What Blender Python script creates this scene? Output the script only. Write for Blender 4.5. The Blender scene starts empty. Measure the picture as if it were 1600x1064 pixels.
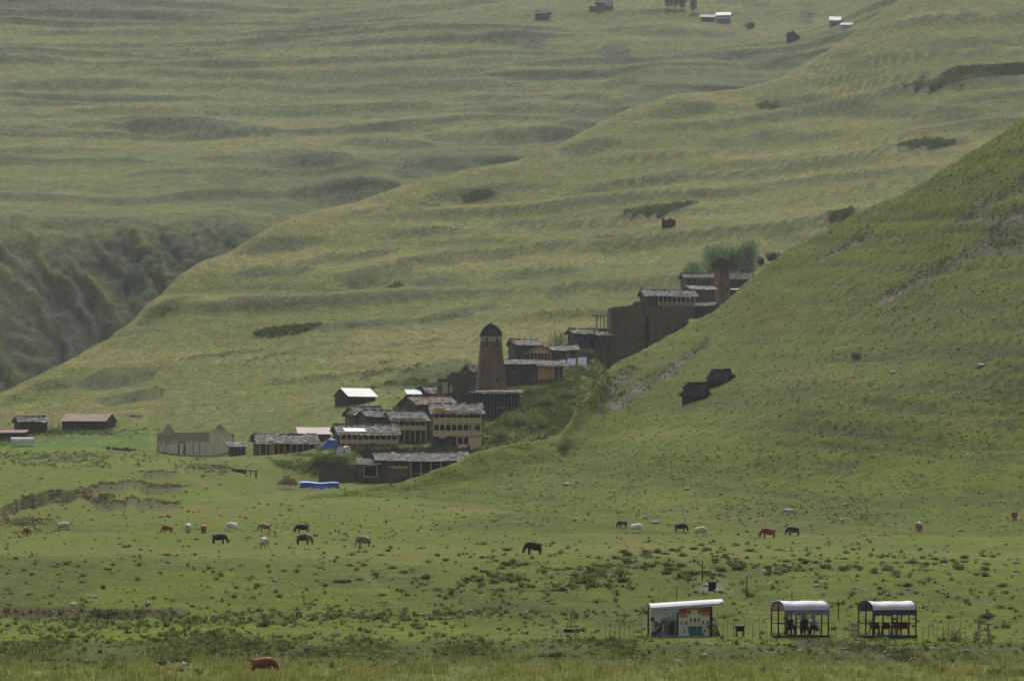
import bpy, bmesh, math, random
import numpy as np
from mathutils import Vector, Matrix, Euler
R = math.radians
rng = np.random.default_rng(7)
random.seed(7)
S = bpy.context.scene
COL = S.collection

# ------------------------------------------------------------------ camera
F = 6000.0            # focal length in photo pixels (photo is 1600 x 1064)
CX, CY = 800.0, 800.0 # the level line of sight lands on photo row 800
cam_d = bpy.data.cameras.new('camera')
cam = bpy.data.objects.new('camera', cam_d)
COL.objects.link(cam)
cam_d.sensor_width = 36.0
cam_d.lens = F / 1600.0 * 36.0
cam_d.shift_y = (800.0 - 532.0) / 1600.0
cam_d.clip_start = 1.0
cam_d.clip_end = 9000.0
cam.location = (0, 0, 0)
cam.rotation_euler = (R(90), 0, 0)
S.camera = cam

# ------------------------------------------------------------------ light
SUN_EL, SUN_AZ = 47.0, 4.0     # sun behind the hills (azimuth from +Y, clockwise)
world = bpy.data.worlds.new("World")
S.world = world
world.use_nodes = True
wn = world.node_tree
bg = wn.nodes['Background']
sky = wn.nodes.new('ShaderNodeTexSky')
sky.sky_type = 'NISHITA'
sky.sun_disc = False
sky.sun_elevation = R(SUN_EL)
sky.sun_rotation = R(SUN_AZ)
sky.air_density = 1.0
sky.dust_density = 6.0
sky.ozone_density = 0.6
hs = wn.nodes.new('ShaderNodeHueSaturation')      # thin cloud takes most of the blue out of the sky
hs.inputs['Saturation'].default_value = 0.3
wn.links.new(sky.outputs[0], hs.inputs['Color'])
wn.links.new(hs.outputs[0], bg.inputs['Color'])
bg.inputs['Strength'].default_value = 0.082
sun_d = bpy.data.lights.new('sun', 'SUN')
sun = bpy.data.objects.new('sun', sun_d)
COL.objects.link(sun)
sun_d.energy = 1.5
sun_d.angle = R(10)
sun_d.color = (1.0, 0.95, 0.86)
sd = Vector((math.sin(R(SUN_AZ)) * math.cos(R(SUN_EL)), math.cos(R(SUN_AZ)) * math.cos(R(SUN_EL)), math.sin(R(SUN_EL))))
sun.rotation_euler = sd.to_track_quat('Z', 'Y').to_euler()
S.view_settings.view_transform = 'Standard'
S.view_settings.look = 'None'
S.view_settings.gamma = 1.0
S.view_settings.use_curve_mapping = False
S.view_settings.exposure = 0.56
S.render.engine = 'CYCLES'
S.cycles.volume_bounces = 0
S.cycles.max_bounces = 5
S.cycles.volume_max_steps = 64

def P(u, v, D):
    return Vector(((u - CX) * D / F, D, (CY - v) * D / F))

# ------------------------------------------------------------------ noise
def _h(ix, iy, seed):
    ix = np.atleast_1d(ix).astype(np.int64); iy = np.atleast_1d(iy).astype(np.int64)
    n = (ix * 374761393 + iy * 668265263 + seed * 1442695041) & 0xffffffff
    n = ((n ^ (n >> 15)) * 2246822519) & 0xffffffff
    n = ((n ^ (n >> 13)) * 3266489917) & 0xffffffff
    n = ((n ^ (n >> 16)) * 668265263) & 0xffffffff
    n = (n ^ (n >> 15)) & 0xffff
    return n / 65535.0
def vnoise(x, y, seed=0):
    x = np.asarray(x, float); y = np.asarray(y, float)
    ix = np.floor(x); iy = np.floor(y)
    fx = x - ix; fy = y - iy
    fx = fx * fx * (3 - 2 * fx); fy = fy * fy * (3 - 2 * fy)
    a = _h(ix, iy, seed); b = _h(ix + 1, iy, seed); c = _h(ix, iy + 1, seed); d = _h(ix + 1, iy + 1, seed)
    return (a + (b - a) * fx) * (1 - fy) + (c + (d - c) * fx) * fy
def fbm(x, y, seed=0, octv=4, gain=0.5):
    s = 0; a = 1; t = 0
    for i in range(octv):
        ca, sa = math.cos(i * 0.62), math.sin(i * 0.62)
        s = s + a * (vnoise((x * ca - y * sa) * 2 ** i + 17.3 * i, (x * sa + y * ca) * 2 ** i - 9.1 * i, seed + i * 13) * 2 - 1)
        t += a; a *= gain
    return s / t
def sstep(a, b, x):
    t = np.clip((x - a) / (b - a), 0, 1)
    return t * t * (3 - 2 * t)
def pchip(xk, yk, x):
    """monotone cubic; xk (n,), yk (n,...) , x (m,)"""
    xk = np.asarray(xk, float); yk = np.asarray(yk, float); x = np.asarray(x, float)
    h = np.diff(xk)
    sh = (-1,) + (1,) * (yk.ndim - 1)
    d = np.diff(yk, axis=0) / h.reshape(sh)
    m = np.zeros_like(yk)
    m[0] = d[0]; m[-1] = d[-1]
    p = d[:-1] * d[1:]
    with np.errstate(divide='ignore', invalid='ignore'):
        hm = 2 * p / (d[:-1] + d[1:])
    m[1:-1] = np.where(p > 0, hm, 0)
    i = np.clip(np.searchsorted(xk, x) - 1, 0, len(h) - 1)
    if yk.ndim == 1: sh = x.shape
    t = np.clip((x - xk[i]) / h[i], 0, 1).reshape(sh if yk.ndim > 1 else x.shape)
    hh = h[i].reshape(t.shape)
    return ((2 * t ** 3 - 3 * t ** 2 + 1) * yk[i] + (t ** 3 - 2 * t ** 2 + t) * hh * m[i]
            + (-2 * t ** 3 + 3 * t ** 2) * yk[i + 1] + (t ** 3 - t ** 2) * hh * m[i + 1])

# ------------------------------------------------------------------ object helpers
def tag(o, label=None, cat=None, group=None, kind=None):
    if label: o['label'] = label
    if cat: o['category'] = cat
    if group: o['group'] = group
    if kind: o['kind'] = kind
    return o
def empty(name, loc, rz=0.0, label=None, cat=None, group=None):
    o = bpy.data.objects.new(name, None)
    COL.objects.link(o)
    o.location = loc
    o.rotation_euler = (0, 0, rz)
    return tag(o, label, cat, group)
def link(name, me, parent=None, loc=(0, 0, 0), rot=(0, 0, 0), scale=None):
    o = bpy.data.objects.new(name, me)
    COL.objects.link(o)
    if parent is not None: o.parent = parent
    o.location = loc; o.rotation_euler = rot
    if scale is not None: o.scale = scale
    return o
def children(o):
    return list(o.children)
def copy_tree(o, parent=None):
    c = o.copy(); COL.objects.link(c); c.parent = parent
    for ch in children(o): copy_tree(ch, c)
    return c
def np_mesh(name, V, Fc, mat, col=None, smooth=False):
    """V (n,3); Fc (m,k) array; col (n,3) point colours"""
    me = bpy.data.meshes.new(name)
    V = np.asarray(V, np.float32); Fc = np.asarray(Fc, np.int32)
    m, k = Fc.shape
    me.vertices.add(len(V)); me.vertices.foreach_set('co', V.ravel())
    me.loops.add(m * k); me.loops.foreach_set('vertex_index', Fc.ravel())
    me.polygons.add(m)
    me.polygons.foreach_set('loop_start', np.arange(0, m * k, k, dtype=np.int32))
    me.polygons.foreach_set('loop_total', np.full(m, k, np.int32))
    if smooth: me.polygons.foreach_set('use_smooth', np.ones(m, bool))
    me.update(calc_edges=True)
    if col is not None:
        a = me.color_attributes.new('tint', 'FLOAT_COLOR', 'POINT')
        c4 = np.ones((len(V), 4), np.float32); c4[:, :3] = col
        a.data.foreach_set('color', c4.ravel())
    me.materials.append(mat)
    return me

class MB:
    def __init__(s): s.v = []; s.f = []; s.c = []; s.cur = (1, 1, 1); s.hascol = False
    def col(s, c): s.cur = c; s.hascol = True; return s
    def add(s, vs, fs, M=None):
        b = len(s.v)
        for p in vs:
            p = Vector(p)
            s.v.append(M @ p if M is not None else p)
        for f in fs:
            s.f.append([b + i for i in f]); s.c.append(s.cur)
        return s
    def box(s, x0, x1, y0, y1, z0, z1, M=None):
        vs = [(x0, y0, z0), (x1, y0, z0), (x1, y1, z0), (x0, y1, z0), (x0, y0, z1), (x1, y0, z1), (x1, y1, z1), (x0, y1, z1)]
        fs = [(0, 3, 2, 1), (4, 5, 6, 7), (0, 1, 5, 4), (1, 2, 6, 5), (2, 3, 7, 6), (3, 0, 4, 7)]
        return s.add(vs, fs, M)
    def tube(s, p0, p1, r0, r1=None, n=6, cap=True):
        p0 = Vector(p0); p1 = Vector(p1)
        r1 = r0 if r1 is None else r1
        d = p1 - p0
        q = d.to_track_quat('Z', 'Y')
        vs = []
        for p, r in ((p0, r0), (p1, r1)):
            for i in range(n):
                a = 2 * math.pi * i / n
                vs.append(p + q @ Vector((r * math.cos(a), r * math.sin(a), 0)))
        fs = [(i, (i + 1) % n, n + (i + 1) % n, n + i) for i in range(n)]
        if cap: fs += [tuple(range(n - 1, -1, -1)), tuple(range(n, 2 * n))]
        return s.add(vs, fs)
    def poly_prism(s, pts, axis, a0, a1, M=None):
        """pts polygon in the plane perpendicular to axis ('x' -> (y,z), 'y' -> (x,z), 'z' -> (x,y))"""
        n = len(pts)
        def mk(p, a):
            if axis == 'x': return (a, p[0], p[1])
            if axis == 'y': return (p[0], a, p[1])
            return (p[0], p[1], a)
        vs = [mk(p, a0) for p in pts] + [mk(p, a1) for p in pts]
        fs = [(i, (i + 1) % n, n + (i + 1) % n, n + i) for i in range(n)] + [tuple(range(n - 1, -1, -1)), tuple(range(n, 2 * n))]
        return s.add(vs, fs, M)
    def mesh(s, name, mat, smooth=False):
        me = bpy.data.meshes.new(name)
        me.from_pydata([tuple(p) for p in s.v], [], s.f)
        bm = bmesh.new(); bm.from_mesh(me)
        bmesh.ops.recalc_face_normals(bm, faces=bm.faces)
        bm.to_mesh(me); bm.free()
        if s.hascol:
            a = me.color_attributes.new('tint', 'FLOAT_COLOR', 'CORNER')
            arr = []
            for p, c in zip(me.polygons, s.c):
                arr += [c[0], c[1], c[2], 1.0] * p.loop_total
            a.data.foreach_set('color', arr)
        if smooth:
            for p in me.polygons: p.use_smooth = True
        me.materials.append(mat)
        return me
    def build(s, name, mat, parent=None, smooth=False, kind=None, label=None):
        o = link(name, s.mesh(name, mat, smooth), parent)
        return tag(o, label, None, None, kind)

# ------------------------------------------------------------------ materials
def newmat(name):
    m = bpy.data.materials.new(name); m.use_nodes = True
    nt = m.node_tree
    b = nt.nodes['Principled BSDF']
    b.inputs['Roughness'].default_value = 0.9
    b.inputs['Specular IOR Level'].default_value = 0.15
    return m, nt, b
def N(nt, t, **kw):
    n = nt.nodes.new(t)
    for k, v in kw.items(): setattr(n, k, v)
    return n
def mixrgb(nt, fac, a, b, mode='MIX'):
    n = N(nt, 'ShaderNodeMix', data_type='RGBA', blend_type=mode)
    for sock, val in ((n.inputs[0], fac), (n.inputs[6], a), (n.inputs[7], b)):
        if isinstance(val, bpy.types.NodeSocket): nt.links.new(val, sock)
        elif isinstance(val, (int, float)): sock.default_value = val
        else: sock.default_value = (*val, 1)
    return n.outputs[2]
def noise(nt, vec, scale, detail=4, rough=0.6, lo=0.3, hi=0.7, tolo=0.0, tohi=1.0):
    n = N(nt, 'ShaderNodeTexNoise'); n.inputs['Scale'].default_value = scale
    n.inputs['Detail'].default_value = detail; n.inputs['Roughness'].default_value = rough
    nt.links.new(vec, n.inputs['Vector'])
    r = N(nt, 'ShaderNodeMapRange'); nt.links.new(n.outputs[0], r.inputs[0])
    r.inputs[1].default_value = lo; r.inputs[2].default_value = hi; r.inputs[3].default_value = tolo; r.inputs[4].default_value = tohi
    return r.outputs[0]
def coords(nt, scale=(1, 1, 1), kind='Object'):
    t = N(nt, 'ShaderNodeTexCoord')
    if kind == 'World':
        g = N(nt, 'ShaderNodeNewGeometry'); out = g.outputs['Position']
    else: out = t.outputs[kind]
    mp = N(nt, 'ShaderNodeMapping'); mp.inputs['Scale'].default_value = scale
    nt.links.new(out, mp.inputs[0])
    return mp.outputs[0]
def bump(nt, b, h, strength, dist):
    n = N(nt, 'ShaderNodeBump'); n.inputs['Strength'].default_value = strength; n.inputs['Distance'].default_value = dist
    nt.links.new(h, n.inputs['Height']); nt.links.new(n.outputs[0], b.inputs['Normal'])
def mul(nt, a, b):
    n = N(nt, 'ShaderNodeVectorMath', operation='MULTIPLY')
    nt.links.new(a, n.inputs[0])
    if isinstance(b, bpy.types.NodeSocket): nt.links.new(b, n.inputs[1])
    else: n.inputs[1].default_value = b
    return n.outputs[0]

def terrain_mat(name, fine, mid, bstr, bdist, stretch=(1, 1, 1)):
    m, nt, b = newmat(name)
    at = N(nt, 'ShaderNodeAttribute', attribute_name='tint')
    vec = coords(nt, stretch)
    a = noise(nt, vec, fine, 4, 0.75, 0.3, 0.7, 0.45, 1.5)
    c = noise(nt, vec, mid, 5, 0.7, 0.3, 0.7, 0.68, 1.32)
    col = mul(nt, mul(nt, at.outputs['Color'], a), c)
    # a scatter of paler, drier blades
    y = noise(nt, vec, fine * 0.55, 3, 0.8, 0.56, 0.68, 0, 0.45)
    col = mixrgb(nt, y, col, mul(nt, at.outputs['Color'], (1.7, 1.4, 1.5)))
    nt.links.new(col, b.inputs['Base Color'])
    h = noise(nt, vec, fine * 0.6, 5, 0.7, 0.2, 0.8)
    bump(nt, b, h, bstr, bdist)
    b.inputs['Specular IOR Level'].default_value = 0.05
    return m
M_meadow = terrain_mat('meadow_grass', 3.2, 0.35, 0.8, 0.22)
M_right = terrain_mat('hill_grass', 1.9, 0.22, 0.9, 0.35)
M_mid = terrain_mat('mid_grass', 0.8, 0.22, 0.9, 0.6, (1.0, 0.45, 0.45))
M_far = terrain_mat('far_grass', 0.42, 0.12, 0.9, 1.1, (1.0, 0.45, 0.45))

def leaf_mat(name, trans=0.3):
    m, nt, b = newmat(name)
    at = N(nt, 'ShaderNodeAttribute', attribute_name='tint')
    nt.links.new(at.outputs['Color'], b.inputs['Base Color'])
    tr = N(nt, 'ShaderNodeBsdfTranslucent'); nt.links.new(at.outputs['Color'], tr.inputs[0])
    mx = N(nt, 'ShaderNodeMixShader'); mx.inputs[0].default_value = trans
    nt.links.new(b.outputs[0], mx.inputs[1]); nt.links.new(tr.outputs[0], mx.inputs[2])
    nt.links.new(mx.outputs[0], nt.nodes['Material Output'].inputs[0])
    return m
M_leaf = leaf_mat('leaves')

def stone_mat(name, c1, c2, mortar, scale=2.2, kind='Object'):
    c1 = tuple(q * w_ for q, w_ in zip(c1, (1.75, 1.6, 1.45))); c2 = tuple(q * w_ for q, w_ in zip(c2, (1.75, 1.6, 1.45)))
    m, nt, b = newmat(name)
    vec = coords(nt, (1, 1, 2.2), kind)
    vo = N(nt, 'ShaderNodeTexVoronoi'); vo.inputs['Scale'].default_value = scale; nt.links.new(vec, vo.inputs['Vector'])
    sep = N(nt, 'ShaderNodeSeparateColor'); nt.links.new(vo.outputs['Color'], sep.inputs[0])
    col = mixrgb(nt, sep.outputs[0], c1, c2)
    v2 = N(nt, 'ShaderNodeTexVoronoi', feature='DISTANCE_TO_EDGE'); v2.inputs['Scale'].default_value = scale; nt.links.new(vec, v2.inputs['Vector'])
    e = N(nt, 'ShaderNodeMapRange'); nt.links.new(v2.outputs[0], e.inputs[0]); e.inputs[2].default_value = 0.07; 
    col = mixrgb(nt, e.outputs[0], mortar, col)
    st = noise(nt, coords(nt, (1, 1, 0.5), kind), 0.45, 4, 0.6, 0.3, 0.7, 0.65, 1.35)
    col = mul(nt, col, st)
    nt.links.new(col, b.inputs['Base Color'])
    bump(nt, b, e.outputs[0], 0.7, 0.05)
    return m
M_stone = stone_mat('dark_stone', (0.044, 0.04, 0.036), (0.1, 0.088, 0.076), (0.012, 0.01, 0.009))
M_stone_br = stone_mat('brown_stone', (0.1, 0.068, 0.047), (0.19, 0.13, 0.09), (0.018, 0.012, 0.01))
M_stone_ruin = stone_mat('ruin_stone', (0.066, 0.05, 0.037), (0.125, 0.095, 0.07), (0.014, 0.011, 0.009))
M_stone_tomb = stone_mat('tomb_stone', (0.025, 0.021, 0.018), (0.062, 0.053, 0.044), (0.008, 0.007, 0.006))
M_stone_far = stone_mat('far_stone', (0.05, 0.045, 0.042), (0.1, 0.09, 0.08), (0.02, 0.018, 0.017))

def plain_mat(name, c, var=0.3, scale=3.0, rough=0.85, stretch=(1, 1, 1), b_=0.2, dist=0.02, spec=0.2):
    m, nt, b = newmat(name)
    vec = coords(nt, stretch)
    a = noise(nt, vec, scale, 5, 0.65, 0.3, 0.7, 1 - var, 1 + var)
    n = N(nt, 'ShaderNodeVectorMath', operation='SCALE'); n.inputs[0].default_value = c; nt.links.new(a, n.inputs['Scale'])
    nt.links.new(n.outputs[0], b.inputs['Base Color'])
    b.inputs['Roughness'].default_value = rough
    b.inputs['Specular IOR Level'].default_value = spec
    if b_: bump(nt, b, a, b_, dist)
    return m
def tint_mat(name, rough=0.9, var=0.25, scale=4.0):
    m, nt, b = newmat(name)
    at = N(nt, 'ShaderNodeAttribute', attribute_name='tint')
    a = noise(nt, coords(nt), scale, 4, 0.7, 0.3, 0.7, 1 - var, 1 + var)
    nt.links.new(mul(nt, at.outputs['Color'], a), b.inputs['Base Color'])
    b.inputs['Roughness'].default_value = rough
    return m
M_slate = tint_mat('slate_slabs')
M_rooftim = plain_mat('roof_underside', (0.08, 0.066, 0.055))
M_wood = plain_mat('grey_timber', (0.26, 0.22, 0.18), 0.4, 3, stretch=(3, 3, 0.5))
M_wood_new = plain_mat('fresh_timber', (0.7, 0.42, 0.2), 0.3, 3, stretch=(3, 3, 0.5))
M_wood_pale = plain_mat('pale_timber', (0.72, 0.54, 0.34), 0.35, 3, stretch=(4, 4, 0.5))
M_wood_dk = plain_mat('dark_timber', (0.045, 0.033, 0.026), 0.4, 3)
M_wood_red = plain_mat('red_brown_timber', (0.085, 0.03, 0.02), 0.4, 6)
M_white = plain_mat('white_sheet', (0.62, 0.63, 0.66), 0.08, 1.5, 0.6)
M_metal_w = plain_mat('white_metal', (0.45, 0.46, 0.47), 0.12, 0.8, 0.5, (0.3, 4, 1))
M_metal_b = plain_mat('pale_blue_metal', (0.24, 0.29, 0.4), 0.2, 0.8, 0.5)
M_metal_pink = plain_mat('faded_red_metal', (0.3, 0.2, 0.18), 0.25, 1.2, 0.6)
M_metal_tan = plain_mat('rusty_tan_metal', (0.27, 0.2, 0.14), 0.25, 1.0, 0.7)
M_metal_red = plain_mat('dark_red_metal', (0.16, 0.06, 0.05), 0.25, 1.0, 0.7)
M_rust = plain_mat('rust_brown_roof', (0.18, 0.105, 0.065), 0.4, 1.2, 0.8)
M_tarp_b = plain_mat('blue_tarpaulin', (0.03, 0.12, 0.42), 0.25, 1.5, 0.5, spec=0.4)
M_tarp_w = plain_mat('white_tarpaulin', (0.6, 0.62, 0.64), 0.1, 1.5, 0.5)
M_soil = plain_mat('bare_soil', (0.1, 0.075, 0.055), 0.4, 2.0)
M_rock = plain_mat('pale_rock', (0.36, 0.34, 0.31), 0.3, 3.0)
M_black = plain_mat('black_iron_and_shade', (0.02, 0.02, 0.02), 0.2, 3.0, 0.6)  # iron parts; also stands in for the shade inside openings
M_plastic = plain_mat('dark_red_plastic', (0.11, 0.018, 0.014), 0.15, 4.0, 0.45, spec=0.4)
M_skin = plain_mat('skin', (0.45, 0.26, 0.18), 0.1, 6.0, 0.6)
M_hair = plain_mat('dark_hair', (0.015, 0.011, 0.009), 0.2, 20.0, 0.6)
M_panel = plain_mat('solar_glass', (0.42, 0.47, 0.58), 0.05, 1, 0.15, spec=0.8)
M_twig = plain_mat('dry_brushwood', (0.32, 0.23, 0.17), 0.4, 5)

def plaster_mat(nm, lo, hi):
    m, nt, b = newmat(nm)
    tc = N(nt, 'ShaderNodeTexCoord'); sp = N(nt, 'ShaderNodeSeparateXYZ'); nt.links.new(tc.outputs['Object'], sp.inputs[0])
    vec = coords(nt)
    stn = noise(nt, vec, 1.1, 6, 0.75, 0.3, 0.7, -1.3, 1.3)
    ad = N(nt, 'ShaderNodeMath', operation='ADD'); nt.links.new(sp.outputs['Z'], ad.inputs[0]); nt.links.new(stn, ad.inputs[1])
    mr = N(nt, 'ShaderNodeMapRange'); nt.links.new(ad.outputs[0], mr.inputs[0]); mr.inputs[1].default_value = lo; mr.inputs[2].default_value = hi
    fine = noise(nt, coords(nt, (1, 1, 2)), 3.0, 4, 0.8, 0.4, 0.6, 0, 1)
    stone = mixrgb(nt, fine, (0.24, 0.18, 0.12), (0.52, 0.43, 0.3))
    pl = mixrgb(nt, noise(nt, coords(nt, (1, 1, 0.25)), 1.6, 5, 0.7, 0.35, 0.75), (0.82, 0.74, 0.58), (0.55, 0.47, 0.35))
    nt.links.new(mixrgb(nt, mr.outputs[0], pl, stone), b.inputs['Base Color'])
    bump(nt, b, fine, 0.4, 0.05)
    return m
M_plaster = plaster_mat('worn_plaster', 2.7, 3.6); M_plaster_gab = plaster_mat('gable_plaster', 4.6, 6.2)
M_plaster_g = plain_mat('pale_plaster', (0.42, 0.37, 0.29), 0.4, 1.4)

# ------------------------------------------------------------------ terrain nets
def pl(pts):   # list of (u, value) -> function
    k = [p[0] for p in pts]; y = [p[1] for p in pts]
    return lambda u: pchip(k, y, np.clip(u, k[0], k[-1]))
UG = np.concatenate([np.linspace(-700, -60, 24)[:-1], np.linspace(-60, 1660, 390), np.linspace(1660, 2300, 24)[1:]])

def bands(u, v, lst, soft=0.35):
    """lens shaped banks; returns (cover mask, height step field)"""
    cov = np.zeros_like(u); st = np.zeros_like(u)
    for (u0, v0, u1, v1, th) in lst:
        um = (u0 + u1) / 2; hl = (u1 - u0) / 2
        sel = (u > u0 - 6) & (u < u1 + 6) & (v > min(v0, v1) - 6 * th) & (v < max(v0, v1) + 6 * th)
        if not sel.any(): continue
        uu = u[sel]; vv = v[sel]
        t = (uu - um) / hl
        vc = v0 + (v1 - v0) * (uu - u0) / (u1 - u0) + th * 0.4 * fbm(uu / 35, uu * 0 + u0, 5, 3)
        w = np.clip(1 - t ** 2, 0, 1) ** 0.6
        d = (vv - vc) / (th * (0.25 + 0.75 * w))
        c = np.clip(1.35 - np.abs(d) * (1 + 0.0 * d) - 0.4 * (1 - w), 0, 1)
        cov[sel] = np.maximum(cov[sel], sstep(0, soft, c) * sstep(0, 0.25, w))
        st[sel] += np.tanh(-d * 1.2) * np.exp(-(d / 2.6) ** 2) * w * th
    return cov, st

def polydist(u, v, pts):
    """distance to polyline and interpolated 3rd value"""
    best = np.full(u.shape, 1e9); val = np.zeros(u.shape); sgn = np.zeros(u.shape)
    for a, b in zip(pts[:-1], pts[1:]):
        ax, ay, aw = a; bx, by, bw = b
        dx, dy = bx - ax, by - ay
        t = np.clip(((u - ax) * dx + (v - ay) * dy) / (dx * dx + dy * dy), 0, 1)
        px = ax + t * dx; py = ay + t * dy
        d = np.hypot(u - px, v - py)
        k = d < best
        best = np.where(k, d, best); val = np.where(k, aw + (bw - aw) * t, val); sgn = np.where(k, v - py, sgn)
    return best, val, sgn

def terraces(x, Z, period, seed, th=0.3, wx=150.0, thr=-0.05):
    """long hillside terraces: returns (riser mask, height offset / period, lip mask)"""
    ph = Z / period + 1.5 * fbm(x / (wx * 1.6), Z / (period * 7), seed, 3) + 0.1 * fbm(x / 45, Z / period * 2, seed + 1, 3) + 0.0009 * x
    k = np.floor(ph); p = ph - k
    amp = sstep(thr, thr + 0.4, fbm(x / wx + k * 3.7, k * 1.9, seed + 2, 3))
    t = th * (0.35 + 0.65 * amp)
    m = sstep(0.0, 0.14, p) * sstep(t + 0.07, t - 0.04, p) * sstep(0.02, 0.35, amp)
    dz = sstep(0, 1, p / t) * (1 - sstep(-0.1, 1, (p - t) / (1 - t)))
    lip = np.exp(-((p - t - 0.06) / 0.06) ** 2) * amp
    return m, dz * amp, lip

class Layer:
    def __init__(s, rows, nrow, wD=0.06):
        """rows: list of (Dfun(u), Zfun(u))"""
        n = len(rows)
        Dk = np.array([r[0](UG) for r in rows]); Zk = np.array([r[1](UG) for r in rows])
        sd_ = np.linspace(0, n - 1, 3000)
        Dd = pchip(np.arange(n), Dk, sd_); Zd = pchip(np.arange(n), Zk, sd_)
        vd = CY - Zd / Dd * F
        inner = (UG > -60) & (UG < 1660)
        m = np.abs(np.diff(vd[:, inner], axis=0)).mean(1) + wD * np.abs(np.diff(Dd[:, inner], axis=0)).mean(1) * 400 / Dd[:-1, inner].mean(1)
        cum = np.concatenate([[0], np.cumsum(m)])
        sv = np.interp(np.linspace(0, cum[-1], nrow), cum, sd_)
        s.D = pchip(np.arange(n), Dk, sv); s.Z = pchip(np.arange(n), Zk, sv)
        s.D = np.maximum.accumulate(s.D + np.arange(nrow)[:, None] * 1e-4, axis=0)
        s.U = np.broadcast_to(UG, s.D.shape).copy()
        s.s = sv
        s.upd()
    def upd(s):
        s.X = (s.U - CX) * s.D / F
        s.V = CY - s.Z / s.D * F
    def tris(s):
        nr, nc = s.D.shape
        i = np.arange(nr - 1)[:, None] * nc + np.arange(nc - 1)[None]
        i = i.ravel()
        return np.stack([i, i + 1, i + nc + 1, i + nc], 1)
    def z(s, u, D):
        j = np.clip(np.searchsorted(UG, u) - 1, 0, len(UG) - 2)
        t = (u - UG[j]) / (UG[j + 1] - UG[j])
        return (1 - t) * np.interp(D, s.D[:, j], s.Z[:, j]) + t * np.interp(D, s.D[:, j + 1], s.Z[:, j + 1])
    def zxy(s, x, y): return s.z(CX + x * F / y, y)
    def hit(s, u, v):
        j = int(np.argmin(np.abs(UG - u)))
        vv = s.V[:, j]; k = np.nonzero(vv <= v)[0]
        k = k[k > 0]
        # nearest row where the surface rises through v
        for q in k:
            if vv[q - 1] > v:
                t = (vv[q - 1] - v) / max(1e-6, vv[q - 1] - vv[q])
                D = s.D[q - 1, j] + t * (s.D[q, j] - s.D[q - 1, j])
                return P(u, v, D)
        q = k[0] if len(k) else len(vv) - 1
        return P(u, v, s.D[q, j])
    def visible(s):
        run = np.minimum.accumulate(s.V, axis=0)
        return s.V <= run + 0.6
    def scatter(s, w, n):
        """w weights per vertex-cell; sampled per screen area"""
        sa = np.abs(s.V[:-1, :-1] - s.V[1:, :-1]) * np.abs(s.U[:-1, 1:] - s.U[:-1, :-1])
        ww = (w[:-1, :-1] * sa); ww[~s.visible()[1:, :-1]] = 0
        c = np.cumsum(ww.ravel())
        if c[-1] <= 0: return np.zeros((0, 5))
        k = np.searchsorted(c, rng.random(n) * c[-1])
        i, j = np.divmod(k, ww.shape[1])
        a = rng.random(n); b = rng.random(n)
        def bl(A): return (A[i, j] * (1 - a) * (1 - b) + A[i + 1, j] * a * (1 - b) + A[i, j + 1] * (1 - a) * b + A[i + 1, j + 1] * a * b)
        return np.stack([bl(s.X), bl(s.D), bl(s.Z), bl(s.U), bl(s.V)], 1)
def zrow(Df, vf): return lambda u: (CY - vf(u)) / F * Df(u)
def const(c): return lambda u: np.full(np.shape(u), float(c))
def row(D, v):
    Df = pl(D) if isinstance(D, list) else const(D)
    vf = pl(v) if isinstance(v, list) else const(v)
    return (Df, zrow(Df, vf))

RIDGE = [(-700, 700, 840), (-200, 655, 900), (0, 612, 960), (100, 572, 1010), (200, 503, 1070), (300, 418, 1130), (380, 385, 1180), (450, 343, 1230), (600, 300, 1300), (700, 270, 1350),
         (800, 248, 1390), (880, 220, 1430), (960, 178, 1480), (1050, 148, 1520), (1180, 130, 1580), (1300, 74, 1640), (1400, 2, 1690), (1500, -38, 1720), (1600, -50, 1735), (2300, -90, 1780)]
rD = pl([(a, c) for a, b, c in RIDGE]); rV = pl([(a, b) for a, b, c in RIDGE])
r13D = const(850)
r13V = pl([(-700, 715), (0, 692), (150, 674), (300, 672), (500, 640), (600, 625), (700, 612), (800, 593), (850, 580), (900, 566), (930, 568), (955, 584), (1000, 575), (1100, 530), (1300, 480), (2300, 430)])
def between(t, dv):
    Df = lambda u: 850 + t * (rD(u) - 850)
    vf = lambda u: r13V(u) + t * (rV(u) - r13V(u)) + dv * np.clip((rD(u) - 900) / 600, 0, 1)
    return (Df, zrow(Df, vf))
def after(dD, dZ): return (lambda u: rD(u) + dD, lambda u: (CY - rV(u)) / F * rD(u) + dZ)
rows1 = [
    (const(25), const(-15.0)), (const(120), const(-12.0)),
    row(200, 1082), row(229, 1040), row(235, [(0, 1030), (300, 1033), (2000, 1033)]), row(248, 1000), row(264, 982),
    row(322, [(0, 865), (600, 868), (1000, 866), (1600, 875)]), row(410, 853), row(445, 836),
    row(540, [(-300, 800), (0, 792), (150, 790), (300, 788), (450, 790), (600, 785), (900, 800), (1300, 815), (1900, 815)]),
    row(600, [(0, 757), (150, 752), (300, 752), (450, 775), (560, 768), (700, 772), (900, 790), (1900, 800)]),
    row(700, [(0, 727), (150, 727), (300, 727), (380, 735), (450, 762), (560, 757), (740, 757), (850, 750), (1000, 750), (1900, 740)]),
    row(745, [(0, 717), (150, 718), (300, 716), (400, 716), (480, 716), (520, 706), (560, 700), (600, 697), (680, 700), (760, 698), (800, 688), (900, 678), (1000, 650), (1900, 600)]),
    row(790, [(0, 706), (150, 703), (300, 713), (400, 702), (500, 682), (560, 674), (650, 660), (700, 645), (760, 642), (800, 625), (850, 618), (900, 618), (950, 625), (1000, 620), (1900, 560)]),
    (r13D, zrow(r13D, r13V)),
    between(.2, 12), between(.5, 10), between(.8, 2), (rD, zrow(rD, rV)),
    after(22, -2.5), after(80, -32), after(170, -100)]
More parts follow.
